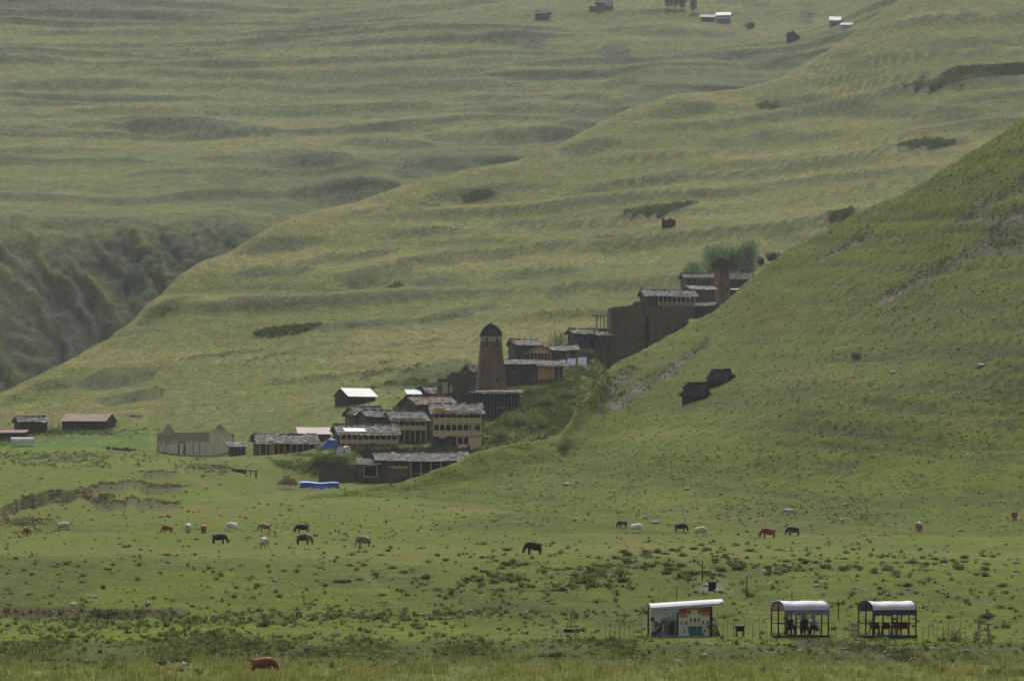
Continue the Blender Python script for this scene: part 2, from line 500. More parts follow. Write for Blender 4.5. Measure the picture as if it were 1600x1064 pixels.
L1 = Layer(rows1, 1060, 0.38)

BR = [(-700, 900, 560), (300, 830, 580), (480, 778, 590), (560, 764, 595), (640, 752, 600), (700, 728, 605), (740, 712, 610), (800, 695, 618), (870, 678, 622), (905, 632, 655), (950, 576, 690), (1010, 543, 715), (1075, 508, 730), (1100, 493, 735), (1125, 476, 740), (1180, 430, 745),
      (1230, 390, 745), (1330, 337, 740), (1400, 306, 735), (1500, 248, 725), (1600, 180, 720), (1900, 0, 720), (2300, -200, 730)]
bD = pl([(a, c) for a, b, c in BR]); bV = pl([(a, b) for a, b, c in BR])
bZ = lambda u: (CY - bV(u)) / F * bD(u)
def bZs(u):
    k = np.linspace(-170, 170, 35); w = np.exp(-(k / 85) ** 2)
    return sum(wi * bZ(np.asarray(u) + ki) for ki, wi in zip(k, w)) / w.sum()
def bfrac(D, f):      # height between the foot (z=-1.6) and the ridge
    z0 = -1.6
    Df = D if callable(D) else const(D)
    return (Df, lambda u: z0 + ((bZs(u) if (f(900.) if callable(f) else f) < .8 else bZ(u)) - z0) * (f(u) if callable(f) else f))
rowsB = [(const(415), const(-12)), (const(445), lambda u: -3.3 + 0 * u), bfrac(480, 0.03),
         bfrac(520, pl([(500, .25), (870, .11), (1600, .13)])), bfrac(565, pl([(500, .6), (870, .3), (1600, .32)])),
         bfrac(lambda u: 0.45 * 565 + 0.55 * bD(u), pl([(500, .8), (870, .52), (1050, .6), (1600, .62)])), bfrac(lambda u: bD(u) - 8, .965), bfrac(bD, 1.0),
         (lambda u: bD(u) + 14, lambda u: bZ(u) - 3.5), (lambda u: bD(u) + 50, lambda u: bZ(u) - 24), (lambda u: bD(u) + 90, lambda u: bZ(u) - 70)]
LB = Layer(rowsB, 430)

f2 = [(-700, 335, 1330), (0, 352, 1330), (150, 357, 1345), (300, 345, 1360), (450, 325, 1430), (600, 283, 1500), (700, 252, 1550), (880, 203, 1630), (1050, 133, 1720), (1180, 113, 1790), (1300, 58, 1850), (1400, -12, 1900), (1800, -320, 2100), (2300, -600, 2200)]
f2D = pl([(a, c) for a, b, c in f2]); f2V = pl([(a, b) for a, b, c in f2])
f5D = pl([(-700, 2400), (800, 2350), (1600, 2350), (2300, 2500)]); f5V = pl([(-700, -25), (800, -22), (1300, -40), (1500, -200), (2300, -700)])
def fb(t, dv):
    Df = lambda u: f2D(u) + t * (f5D(u) - f2D(u)); vf = lambda u: f2V(u) + t * (f5V(u) - f2V(u)) + dv
    return (Df, zrow(Df, vf))
fbD = lambda u: rD(u) + 130 + 90 * sstep(500, 0, u)
rowsF = [(lambda u: rD(u) + 70, lambda u: (CY - rV(u)) / F * rD(u) - 60),
         (fbD, lambda u: (CY - (rV(u) + 30)) / F * fbD(u)),
         (f2D, zrow(f2D, f2V)), fb(.08, 2), fb(.35, 6), fb(.7, 3), (f5D, zrow(f5D, f5V)), (lambda u: f5D(u) + 350, lambda u: f5D(u) * .135 + 95), (lambda u: f5D(u) + 900, lambda u: f5D(u) * .135 + 200)]
LF = Layer(rowsF, 470)

# ---- building pads: terrain is brought to the footing of every building / thing of the village
PADS = [(298, 712, 795, 9), (448, 710, 775, 9), (372, 713, 790, 5), (565, 695, 742, 8), (640, 692, 757, 6), (714, 700, 742, 7), (640, 756, 696, 10), (590, 756, 696, 6),
        (557, 632, 850, 6), (767, 612, 805, 7), (775, 655, 786, 5), (815, 600, 815, 6), (860, 592, 815, 5), (855, 566, 838, 8), (900, 572, 842, 4), (915, 547, 868, 5), (928, 555, 857, 4), (940, 520, 886, 3), (980, 585, 850, 9), (1040, 560, 855, 9),
        (1040, 500, 905, 6), (1095, 512, 918, 8), (1080, 520, 885, 8), (1125, 488, 960, 6), (1160, 446, 985, 6), (1090, 448, 980, 6), (50, 676, 860, 7), (130, 672, 860, 8), (35, 694, 825, 5), (15, 684, 838, 5), (710, 628, 785, 6), (650, 628, 792, 6), (385, 750, 690, 6), (450, 760, 655, 6), (500, 766, 650, 6), (515, 706, 725, 4), (538, 708, 725, 4), (188, 712, 800, 4)]
c = np.zeros_like(L1.Z); ws = np.zeros_like(L1.Z)
for (u, v, D, r) in PADS:
    p = P(u, v, D); dz = p.z - L1.z(u, D)
    w = np.exp(-(((L1.X - p.x) ** 2 + (L1.D - p.y) ** 2) / (r * r)))
    c += w * dz; ws += w
L1.Z += c / np.maximum(1, ws)
L1.upd()

# ---- displacement + colours, sheet by sheet
G = dict(fresh=(0.118, 0.160, 0.014), grass=(0.108, 0.134, 0.018), olive=(0.13, 0.138, 0.030), yellow=(0.19, 0.172, 0.05),
         dark=(0.05, 0.066, 0.024), shrub=(0.05, 0.062, 0.032), soil=(0.09, 0.07, 0.052), rock=(0.2, 0.18, 0.15), dkrock=(0.068, 0.062, 0.045), heath=(0.085, 0.08, 0.058))
G = {k: np.array(v) for k, v in G.items()}
def mixc(c, k, m): return c * (1 - m[..., None]) + G[k] * m[..., None]

# far hill ------------------------------------------------------------
FB = [b for b in [(130,48,370,44,4),(0,72,300,66,3),(190,80,325,83,5),(0,100,80,97,4),(50,50,110,47,3),(320,92,440,90,3),(315,100,390,101,5),(240,112,390,115,4),(430,115,720,110,7),(290,130,425,129,3),(440,133,620,137,4),(560,130,770,128,6),
      (505,68,700,60,6),(440,48,640,45,5),(570,88,700,80,5),(480,30,720,12,6),(200,22,340,18,6),(-60,12,180,10,11),(170,170,470,168,6),(470,163,740,165,5),(560,175,780,176,2),(-40,205,70,203,5),(190,188,330,200,9),(230,195,400,205,8),
      (540,203,660,203,4),(560,225,660,228,5),(690,215,800,220,7),(-50,235,120,232,4),(330,245,440,245,6),(440,250,550,262,13),(480,305,600,300,13),(330,280,370,285,6),(-60,345,180,347,6),(620,255,720,262,5),(-60,180,90,176,3),
      (970,50,1120,52,6),(960,82,1140,85,5),(1150,90,1240,95,6),(800,118,950,115,4),(950,108,1150,110,5),(800,135,1000,130,5),(860,155,950,160,5),(800,175,960,178,6),(880,195,930,205,6),(780,215,880,215,7),(700,150,830,148,4),(740,95,860,92,4),(1130,8,1190,10,3),
      (0,32,120,34,3),(380,70,480,66,3),(20,130,200,128,4),(760,60,830,66,6),(90,150,300,148,3),(0,160,120,158,3)]]
FB = [(a - 0.25 * (c - a), b - 0.25 * (d - b), c + 0.25 * (c - a), d + 0.25 * (d - b), t * 0.85) for a, b, c, d, t in FB]
FSH = [(800, 90, 860, 55, 12), (930, 90, 990, 78, 8), (940, 95, 990, 95, 6), (820, 72, 880, 50, 10), (600, 300, 470, 300, 8)]
u, v = LF.U, LF.V
x, y = LF.X, LF.D
cov, st = bands(u, v, FB)
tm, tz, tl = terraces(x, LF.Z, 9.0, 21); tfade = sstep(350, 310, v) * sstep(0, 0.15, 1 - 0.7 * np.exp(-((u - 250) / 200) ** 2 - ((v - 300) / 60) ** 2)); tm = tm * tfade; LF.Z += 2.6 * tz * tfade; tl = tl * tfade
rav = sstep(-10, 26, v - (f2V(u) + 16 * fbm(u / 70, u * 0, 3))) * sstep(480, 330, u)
ribs = np.zeros_like(u)
for pts in ([(80, 375, 5), (125, 425, 5), (160, 466, 4), (184, 506, 3)], [(188, 342, 5), (224, 386, 5), (256, 407, 3)], [(228, 408, 4), (266, 446, 3)], [(-10, 540, 5), (29, 590, 4)], [(60, 385, 4), (70, 420, 3), (110, 450, 3)], [(290, 345, 4), (312, 372, 3), (322, 400, 3)], [(10, 430, 5), (60, 470, 4), (80, 520, 4)]):
    d_, w_, _ = polydist(u + 5 * fbm(u / 20, v / 20, 46, 3), v, pts); ribs = np.maximum(ribs, np.exp(-(d_ / (w_ * 1.5)) ** 2))
LF_ribs = ribs * rav
LF.Z += 0.32 * st + 4.0 * fbm(x / 160, y / 160, 31, 3) * sstep(1330, 1500, y) + 0.9 * fbm(x / 28, y / 28, 32, 3)
LF.Z += 1.3 * (fbm(x / 70, LF.Z / 6, 33, 3)) * sstep(1330, 1450, y)
# gullies in the ravine face
gx = u - 0.75 * (v - 400) + 25 * fbm(u / 70, v / 60, 44, 3)
gu = np.abs(fbm(gx / 60, v / 260, 41, 4))
LF.Z += 1.5 * LF_ribs
LF.Z += -rav * 2.2 * (1 - sstep(0, 0.2, gu)) + rav * 1.8 * fbm(x / 16 - LF.Z / 20, LF.Z / 11, 43, 5) + rav * 1.5 * fbm(x / 3.5, y / 4, 45, 3)
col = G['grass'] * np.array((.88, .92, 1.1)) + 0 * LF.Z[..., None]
col = mixc(col, 'olive', sstep(-.2, .4, fbm(x / 90, LF.Z / 12, 51, 4)))
col = mixc(col, 'yellow', 0.3 * sstep(0.1, .5, fbm(x / 140, LF.Z / 5, 52, 4)))
col = mixc(col, 'dark', np.clip(0.5 * cov * (0.9 + 0.9 * fbm(x / 12, y / 30, 8, 4)) + 0.75 * tm, 0, .9)); col = mixc(col, 'yellow', 0.35 * tl)  # banks and risers darkened as scrub and painted relief shade, lips lightened
vb = np.exp(-np.clip(y - rD(u) - 150, 0, None) / 170) * sstep(0.0, .35, .35 + fbm(x / 40, y / 60, 57, 3)); col = mixc(col, 'dark', 0.75 * vb)
col = mixc(col, 'heath', 0.5 * sstep(40, 0, v) * sstep(500, 100, u))
blots = np.zeros_like(u)
for (a, b, r1, r2) in [(835, 70, 26, 22), (960, 85, 30, 14), (490, 258, 40, 14), (540, 300, 50, 14), (1260, 20, 14, 12), (1240, 58, 14, 8), (325, 195, 60, 8), (640, 270, 30, 16)]:
    blots = np.maximum(blots, np.exp(-((u - a) / r1) ** 2 - ((v - b) / r2) ** 2))
bl_m = sstep(0.35, 0.7, blots + 0.5 * fbm(x / 10, LF.Z / 5, 55, 3))
col = mixc(col, 'shrub', 0.75 * bl_m)
rk = rav * sstep(-.25, .3, fbm(x / 18, LF.Z / 14, 61, 4) + 0.3 * (np.exp(-((u - 90) / 90) ** 2 - ((v - 500) / 60) ** 2) + np.exp(-((u - 290) / 60) ** 2 - ((v - 400) / 40) ** 2)))
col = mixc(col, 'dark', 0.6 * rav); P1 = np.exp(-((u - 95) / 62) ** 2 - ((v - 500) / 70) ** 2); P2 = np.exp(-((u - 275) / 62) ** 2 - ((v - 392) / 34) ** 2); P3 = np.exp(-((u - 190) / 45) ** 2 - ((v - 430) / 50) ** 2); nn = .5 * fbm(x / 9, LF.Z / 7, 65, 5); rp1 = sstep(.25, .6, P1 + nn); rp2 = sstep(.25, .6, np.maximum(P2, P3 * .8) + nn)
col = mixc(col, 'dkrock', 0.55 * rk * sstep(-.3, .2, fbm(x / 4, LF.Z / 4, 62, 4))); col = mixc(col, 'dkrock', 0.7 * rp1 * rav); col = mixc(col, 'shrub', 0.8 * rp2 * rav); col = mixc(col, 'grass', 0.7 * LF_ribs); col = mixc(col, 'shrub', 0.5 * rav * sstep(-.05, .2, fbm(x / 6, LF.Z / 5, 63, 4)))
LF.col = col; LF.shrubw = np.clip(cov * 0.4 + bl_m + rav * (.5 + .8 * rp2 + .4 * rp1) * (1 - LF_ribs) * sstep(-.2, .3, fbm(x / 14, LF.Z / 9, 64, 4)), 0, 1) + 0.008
LF.upd()

# near and middle ground ----------------------------------------------
CB = [(1190,105,1260,95,5),(1450,70,1640,60,6),(1320,100,1640,52,6),(1290,90,1340,85,4),(1050,160,1110,170,7),(890,235,960,225,8),(1025,180,1100,165,8),(1200,155,1310,160,10),(1280,172,1560,180,9),(1120,225,1240,212,9),
      (1000,290,1120,262,6),(1040,275,1200,250,4),(1150,265,1270,255,5),(1080,310,1190,300,4),(1200,290,1430,270,5),(850,345,1000,325,4),(1200,375,1270,372,6),(680,310,770,305,7),(720,300,850,290,5),(800,240,850,235,7),
      (480,412,600,397,6),(370,432,470,425,8),(380,475,520,460,9),(540,440,640,425,11),(640,415,760,400,8),(650,445,720,440,9),(670,500,760,480,7),(760,405,880,385,7),(790,430,900,420,7),(860,460,900,450,5),(500,515,630,503,5),(400,563,530,535,2),
      (430,600,560,585,3),(560,585,640,575,3),(360,390,480,380,9),(160,625,240,615,7),(220,500,290,470,8),(640,582,740,575,9),(240,330,330,325,3),(560,330,680,320,5),(600,370,700,360,4),(900,300,1000,285,5),(930,375,1050,365,4),(1200,220,1300,210,5),(1440,190,1600,170,6),(1390,235,1500,225,7),(300,560,420,545,3),(620,540,760,528,2),(820,500,960,490,4),(780,350,860,345,4)]
CB = [(a - 0.2 * (c - a), b - 0.2 * (d - b), c + 0.2 * (c - a), d + 0.2 * (d - b), t * 0.85) for a, b, c, d, t in CB]
CSH = [(1368,148,1660,108,8),(970,344,1088,322,7),(1400,237,1490,228,5),(603,450,626,448,5),(390,526,500,517,4),(720,312,770,303,5),(1290,350,1340,342,8),(1180,165,1215,163,4)]
CB += [(120,602,245,578,9),(0,630,120,598,8),(1030,338,970,343,6),(595,605,665,590,7),(640,590,745,578,7),(545,445,590,435,6),(895,240,950,230,5),(150,525,240,515,3)]
CB = [b for b in CB if b[2] > b[0]]
CSH = [b for b in CSH if b[2] > b[0]]
u, v = L1.U, L1.V
x, y = L1.X, L1.D
back = sstep(800, 900, y)
cov, st = bands(u, v, CB); cov2, st2 = bands(u, v, CSH, 0.3)
cov *= back; st *= back; st2 *= back; cov2 *= back
L1.Z += 0.13 * st + 0.06 * st2
L1.Z += back * (1.6 * fbm(x / 90, y / 90, 71, 3) * sstep(900, 1100, y) + 0.45 * fbm(x / 16, y / 16, 72, 3) + 0.7 * fbm(x / 45, L1.Z / 4.5, 73, 3) * sstep(900, 1000, y))
front = 1 - back
L1.Z += front * (0.22 * fbm(x / 14, y / 14, 74, 3) + 0.07 * fbm(x / 3, y / 3, 75, 3)) + 0.5 * front * fbm(x / 45, y / 60, 76, 2) * sstep(260, 330, y)
col = G['grass'] + 0 * L1.Z[..., None]
# the hill behind the village
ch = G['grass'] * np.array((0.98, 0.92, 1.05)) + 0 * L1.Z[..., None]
ch = mixc(ch, 'olive', sstep(-.3, .4, fbm(x / 70, L1.Z / 9, 81, 4)))
ch = mixc(ch, 'yellow', 0.75 * sstep(0.05, .5, fbm(x / 110, L1.Z / 4, 82, 4) + 0.25 * np.exp(-((v - 560) / 60) ** 2)))
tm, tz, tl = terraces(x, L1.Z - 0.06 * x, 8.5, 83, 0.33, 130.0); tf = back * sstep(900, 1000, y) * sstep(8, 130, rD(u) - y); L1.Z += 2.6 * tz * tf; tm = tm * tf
ch = mixc(ch, 'dark', np.clip(0.75 * cov * (0.85 + 0.9 * fbm(x / 7, y / 16, 8, 4)) + 0.75 * tm, 0, .9)); ch = mixc(ch, 'yellow', 0.6 * tl * tf); crest = np.exp(-((y - rD(u) + 8) / 14) ** 2); ch = mixc(ch, 'yellow', 0.55 * crest)  # riser and bank tint holds scrub colour plus painted relief shade
ch = mixc(ch, 'shrub', 0.85 * cov2)
ch = mixc(ch, 'fresh', 0.7 * np.exp(-((v - 610) / 30) ** 2) * sstep(-.1, .3, fbm(x / 30, L1.Z / 4, 84, 3)))
# the meadow
cm = G['grass'] * np.array((.98, 1.0, 0.9)) + 0 * L1.Z[..., None]
cm = mixc(cm, 'fresh', sstep(-.2, .35, fbm(x / 25, y / 40, 91, 4)))
cm = mixc(cm, 'olive', 0.55 * sstep(0.0, .5, fbm(x / 18, y / 30, 92, 4)))
slope_band = sstep(262, 270, y) * sstep(318, 300, y)
cm = mixc(cm, 'dark', 0.38 * sstep(-.3, .5, fbm(x / 12, y / 14, 93, 4)) * slope_band)
cm = mixc(cm, 'fresh', 0.6 * sstep(968, 976, v + 4 * fbm(x / 6, y * 0, 94)) * sstep(1002, 994, v) * sstep(950, 800, u)); cm = mixc(cm, 'dark', 0.3 * sstep(905, 925, v) * sstep(962, 945, v) * sstep(-.2, .4, fbm(x / 20, y / 20, 134, 3)))
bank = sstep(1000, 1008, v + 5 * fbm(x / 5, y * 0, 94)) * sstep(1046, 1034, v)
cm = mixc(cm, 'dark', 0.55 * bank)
cm = mixc(cm, 'yellow', 0.35 * sstep(1030, 1045, v))
cm = mixc(cm, 'yellow', 0.35 * sstep(0.2, .5, fbm(x / 9, y / 25, 95, 4)) * sstep(330, 420, y))
for pts in ([(480, 775, 3), (640, 790, 2.5), (820, 806, 2.5), (1000, 846, 3)], [(-50, 862, 4), (300, 866, 4), (620, 868, 5), (900, 858, 4), (1250, 860, 4), (1650, 868, 4)], [(250, 720, 2), (330, 760, 2), (420, 800, 2), (470, 860, 3)], [(1000, 846, 3), (1120, 900, 3), (1180, 960, 4), (1250, 992, 5)], [(560, 880, 3), (600, 930, 3), (700, 985, 3)]):
    d, wd, _ = polydist(u, v, pts)
    cm = mixc(cm, 'yellow', 0.45 * np.exp(-(d / (wd * 1.4 + 2.5 * vnoise(x / 4, y / 9, 131))) ** 2) * (0.4 + vnoise(x / 6, y / 12, 132)))
# ploughed potato field and lush field on the left
lush = sstep(702, 696, v) * sstep(672, 680, v + 0.06 * (u - 100)) * sstep(245, 225, u) * sstep(740, 770, y)
cm = mixc(cm, 'fresh', lush); cm = np.where((lush > .5)[..., None], cm * np.array((0.62, 0.92, 0.9)), cm)
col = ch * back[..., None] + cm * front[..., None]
# rank dark growth between the houses and the spur
rank = np.exp(-(((u - 850) / 95) ** 2 + ((v - 635 + 0.25 * (u - 850)) / 50) ** 2) ** 1.5) * sstep(700, 740, y) * sstep(1000, 930, y)
rank2 = sstep(0.2, .6, 0.9 * np.exp(-((u - 480) / 60) ** 2 - ((v - 725) / 18) ** 2)) * sstep(690, 710, y) * sstep(800, 780, y)
col = mixc(col, 'dark', 0.5 * rank); col = mixc(col, 'dark', 0.45 * rank2 * sstep(-.3, .3, fbm(x / 9, y / 5, 133, 3)))
# scarps: (polyline, drop m, soil thickness px, depth window)
SC = [([(0, 798, 0), (45, 778, 0), (90, 775, 0), (135, 768, 0), (170, 778, 0)], 0.9, 16, (450, 690)),
      ([(140, 760, 0), (175, 757, 0), (215, 752, 0), (235, 762, 0), (285, 762, 0)], 1.0, 7, (450, 690)),
      ([(218, 739, 0), (268, 741, 0)], 0.7, 4, (500, 760)), ([(150, 790, 0), (200, 785, 0), (280, 792, 0)], 0.7, 8, (450, 690)),
      ([(300, 728, 0), (345, 731, 0), (360, 740, 0)], 1.0, 8, (500, 760)),
      ([(-40, 951, 0), (100, 953, 0), (215, 956, 0)], 0.4, 1.5, (240, 330)), ([(215, 956, 0), (290, 958, 0)], 0.15, 1.5, (240, 330)),
      ([(1240, 999, 0), (1300, 1001, 0), (1370, 1008, 0), (1420, 1018, 0), (1450, 1030, 0), (1475, 1048, 0)], 0.45, 5, (210, 262)),
      ([(1545, 1052, 0), (1570, 1048, 0), (1640, 1046, 0)], 0.5, 16, (200, 262))]
soilm = np.zeros_like(u)
for pts, h, th, (y0, y1) in SC:
    js = np.nonzero((UG > pts[0][0] - 12) & (UG < pts[-1][0] + 12))[0]
    for j in js:
        uj = UG[j]
        vl = np.interp(uj, [p[0] for p in pts], [p[1] for p in pts]) + 1.6 * float(fbm(np.array(uj / 9), np.array(0.0), 99, 3))
        k = np.nonzero((v[:, j] <= vl) & (y[:, j] > y0) & (y[:, j] < y1))[0]
        if not len(k): continue
        Dl = y[k[0], j]
        hj = h * (0.55 + 0.9 * float(vnoise(np.array(uj / 17), np.array(3.0), 98)))
        w = float(sstep(pts[0][0] - 12, pts[0][0] + 12, uj) * sstep(pts[-1][0] + 12, pts[-1][0] - 12, uj))
        d = y[:, j] - Dl
        run = 30 if Dl > 400 else 9
        L1.Z[:, j] -= w * hj * sstep(0.2, -1.6, d) * sstep(-run, -run * .25, d)
        soilm[:, j] = np.maximum(soilm[:, j], w * sstep(0.8, 0.0, d) * sstep(-3.5 - th * .5 + (1.5 if Dl < 400 else 0), -1.5 - th * .2 + (.6 if Dl < 400 else 0), d))
col = mixc(col, 'soil', 0.85 * soilm)
cob = sstep(.3, .7, fbm(x / 4, y / 12, 97, 4) + 0.9 * np.exp(-((u - 1390) / 110) ** 2 - ((v - 1022) / 14) ** 2) - .1) * sstep(262, 255, y) * sstep(215, 225, y)
col = mixc(col, 'heath', 0.8 * cob)
# red-brown heap ground and trodden patches
for (a, b, r1, r2, k) in [(1110, 917, 26, 9, 'rock'), (860, 1007, 22, 7, 'soil'), (880, 985, 16, 3, 'soil'), (445, 765, 22, 5, 'soil'), (1250, 994, 50, 3, 'soil'), (1385, 993, 52, 3, 'soil'), (1060, 995, 50, 2.5, 'soil'), (700, 790, 60, 2.5, 'heath'), (480, 773, 60, 6, 'olive')]:
    m = sstep(.35, .8, np.exp(-((u - a) / r1) ** 2 - ((v - b) / r2) ** 2) + .25 * fbm(x / 1.2, y / 2, 96, 3)) * (y < 800)
    col = mixc(col, k, 0.7 * m)
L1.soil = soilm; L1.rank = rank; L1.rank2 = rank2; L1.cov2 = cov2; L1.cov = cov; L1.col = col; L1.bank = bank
L1.upd()

# right hillside -------------------------------------------------------
u, v = LB.U, LB.V
x, y = LB.X, LB.D
LB.Z += 0.9 * fbm(x / 40, y / 40, 101, 3) * sstep(470, 520, y) * sstep(0, 10, bD(u) - y + 2)
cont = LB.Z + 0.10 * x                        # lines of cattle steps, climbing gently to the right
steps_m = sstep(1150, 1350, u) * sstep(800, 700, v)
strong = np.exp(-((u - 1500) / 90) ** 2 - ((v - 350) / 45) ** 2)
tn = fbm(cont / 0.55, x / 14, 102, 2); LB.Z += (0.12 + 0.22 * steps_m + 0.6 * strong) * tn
LB.Z += 0.16 * fbm(x / 2.2, y / 2.2, 103, 3) * sstep(450, 480, y)
col = G['grass'] * np.array((0.98, 1.0, 0.8)) + 0 * LB.Z[..., None]
col = mixc(col, 'fresh', 0.8 * sstep(-.1, .4, fbm(x / 30, LB.Z / 12, 111, 4)))
col = mixc(col, 'olive', 0.8 * sstep(0.05, .45, fbm(x / 22, LB.Z / 10, 112, 4)) * sstep(760, 600, v))
col = mixc(col, 'yellow', 0.4 * sstep(0.15, .5, fbm(x / 40, cont / 7, 113, 4)))
dk = sstep(-.1, .45, fbm(x / 35, LB.Z / 9, 114, 4) + 0.5 * np.exp(-((u - 1350) / 150) ** 2 - ((v - 670) / 50) ** 2))
col = mixc(col, 'dark', 0.33 * dk)
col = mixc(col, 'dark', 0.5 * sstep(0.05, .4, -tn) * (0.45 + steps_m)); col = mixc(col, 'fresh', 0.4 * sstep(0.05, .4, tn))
rk = np.zeros_like(u)
for pts in ([(1640, 325, 34), (1560, 372, 20), (1500, 402, 11), (1440, 430, 9), (1375, 470, 5)], [(1355, 362, 7), (1320, 382, 5), (1275, 408, 3)], [(1100, 534, 4), (1062, 564, 8), (1022, 590, 12), (985, 612, 14), (960, 634, 8)], [(985, 575, 7), (955, 605, 11), (935, 640, 6)], [(1600, 290, 14), (1540, 320, 10), (1490, 350, 4)]):
    d, w, sg = polydist(u, v, pts)
    rk = np.maximum(rk, sstep(1.2, 0.5, d / w + 1.1 * fbm(x / 2.6, LB.Z / 2.0, 121, 4)))
col = mixc(col, 'heath', 0.5 * sstep(0, .5, rk))
col = mixc(col, 'rock', 0.7 * rk * sstep(-.1, .2, fbm(x / 1.6, LB.Z / 1.2, 122, 3)))
LB.Z += -0.5 * rk + rk * 0.5 * fbm(x / 1.2, y / 1.2, 123, 3)
d, w, sg = polydist(u, v, [(870, 690, 6), (920, 650, 8), (960, 612, 8)])
LB.Z -= 0.4 * np.exp(-(d / 9) ** 2)
LB.Z += 0.8 * fbm(x / 5, y / 7, 124, 3) * np.exp(-((y - bD(u)) / 25) ** 2)
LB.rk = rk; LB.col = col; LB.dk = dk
LB.upd()

# ---- sheets
def sheet(name, L, mat, r0=0, r1=None, mask=None):
    nr, nc = L.D.shape
    r1 = nr if r1 is None else r1
    Vt = np.stack([L.X, L.D, L.Z], -1)[r0:r1].reshape(-1, 3)
    cl = np.clip(L.col[r0:r1].reshape(-1, 3), 0, 1)
    i = (np.arange(r1 - r0 - 1)[:, None] * nc + np.arange(nc - 1)[None]).ravel()
    q = np.stack([i, i + 1, i + nc + 1, i + nc], 1)
    if mask is not None:
        keep = mask[r0:r1][:-1, :-1].ravel(); q = q[keep]
        used = np.unique(q); mp = np.zeros(len(Vt), int); mp[used] = np.arange(len(used)); Vt = Vt[used]; cl = cl[used]; q = mp[q]
    o = link(name, np_mesh(name, Vt, q, mat, cl, True))
    o['kind'] = 'structure'
    return o
split = int(np.argmin(np.abs(L1.D[:, 220] - 815)))
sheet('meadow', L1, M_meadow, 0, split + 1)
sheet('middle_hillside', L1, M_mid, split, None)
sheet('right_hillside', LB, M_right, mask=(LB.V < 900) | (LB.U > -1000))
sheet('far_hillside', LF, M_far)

# ------------------------------------------------------------------ haze
hz = MB().box(-1400, 1400, -30, 3700, -17, 640)
m = bpy.data.materials.new('haze_air'); m.use_nodes = True
nt = m.node_tree; nt.nodes.clear()
out = nt.nodes.new('ShaderNodeOutputMaterial'); pv = nt.nodes.new('ShaderNodeVolumePrincipled')
pv.inputs['Color'].default_value = (0.84, 0.92, 1.0, 1); pv.inputs['Density'].default_value = 0.000066
pv.inputs['Anisotropy'].default_value = 0.2
nt.links.new(pv.outputs[0], out.inputs['Volume'])
ho = hz.build('haze', m); ho['kind'] = 'stuff'

# ================================================================== building kit
def wall_panel(mb, x0, x1, z0, z1, holes=(), thick=0.45, M=None, top=None):
    """upright wall in the xz plane, outer face at y=0 looking to -y; holes are (xa, xb, za, zb)"""
    xs = sorted(set([x0, x1] + [h[0] for h in holes] + [h[1] for h in holes]))
    zs = sorted(set([z0, z1] + [h[2] for h in holes] + [h[3] for h in holes]))
    def hole(i, j):
        if i < 0 or j < 0 or i >= len(xs) - 1 or j >= len(zs) - 1: return True
        cx = (xs[i] + xs[i + 1]) / 2; cz = (zs[j] + zs[j + 1]) / 2
        return any(h[0] < cx < h[1] and h[2] < cz < h[3] for h in holes)
    for i in range(len(xs) - 1):
        for j in range(len(zs) - 1):
            if hole(i, j): continue
            a, b, c, d = xs[i], xs[i + 1], zs[j], zs[j + 1]
            mb.add([(a, 0, c), (b, 0, c), (b, 0, d), (a, 0, d)], [(0, 1, 2, 3)], M)
            mb.add([(a, thick, c), (b, thick, c), (b, thick, d), (a, thick, d)], [(3, 2, 1, 0)], M)
            if hole(i - 1, j): mb.add([(a, 0, c), (a, thick, c), (a, thick, d), (a, 0, d)], [(3, 2, 1, 0)], M)
            if hole(i + 1, j): mb.add([(b, 0, c), (b, thick, c), (b, thick, d), (b, 0, d)], [(0, 1, 2, 3)], M)
            if hole(i, j - 1): mb.add([(a, 0, c), (b, 0, c), (b, thick, c), (a, thick, c)], [(3, 2, 1, 0)], M)
            if hole(i, j + 1): mb.add([(a, 0, d), (b, 0, d), (b, thick, d), (a, thick, d)], [(0, 1, 2, 3)], M)

def T(x=0, y=0, z=0, rz=0): return Matrix.Translation((x, y, z)) @ Matrix.Rotation(rz, 4, 'Z')

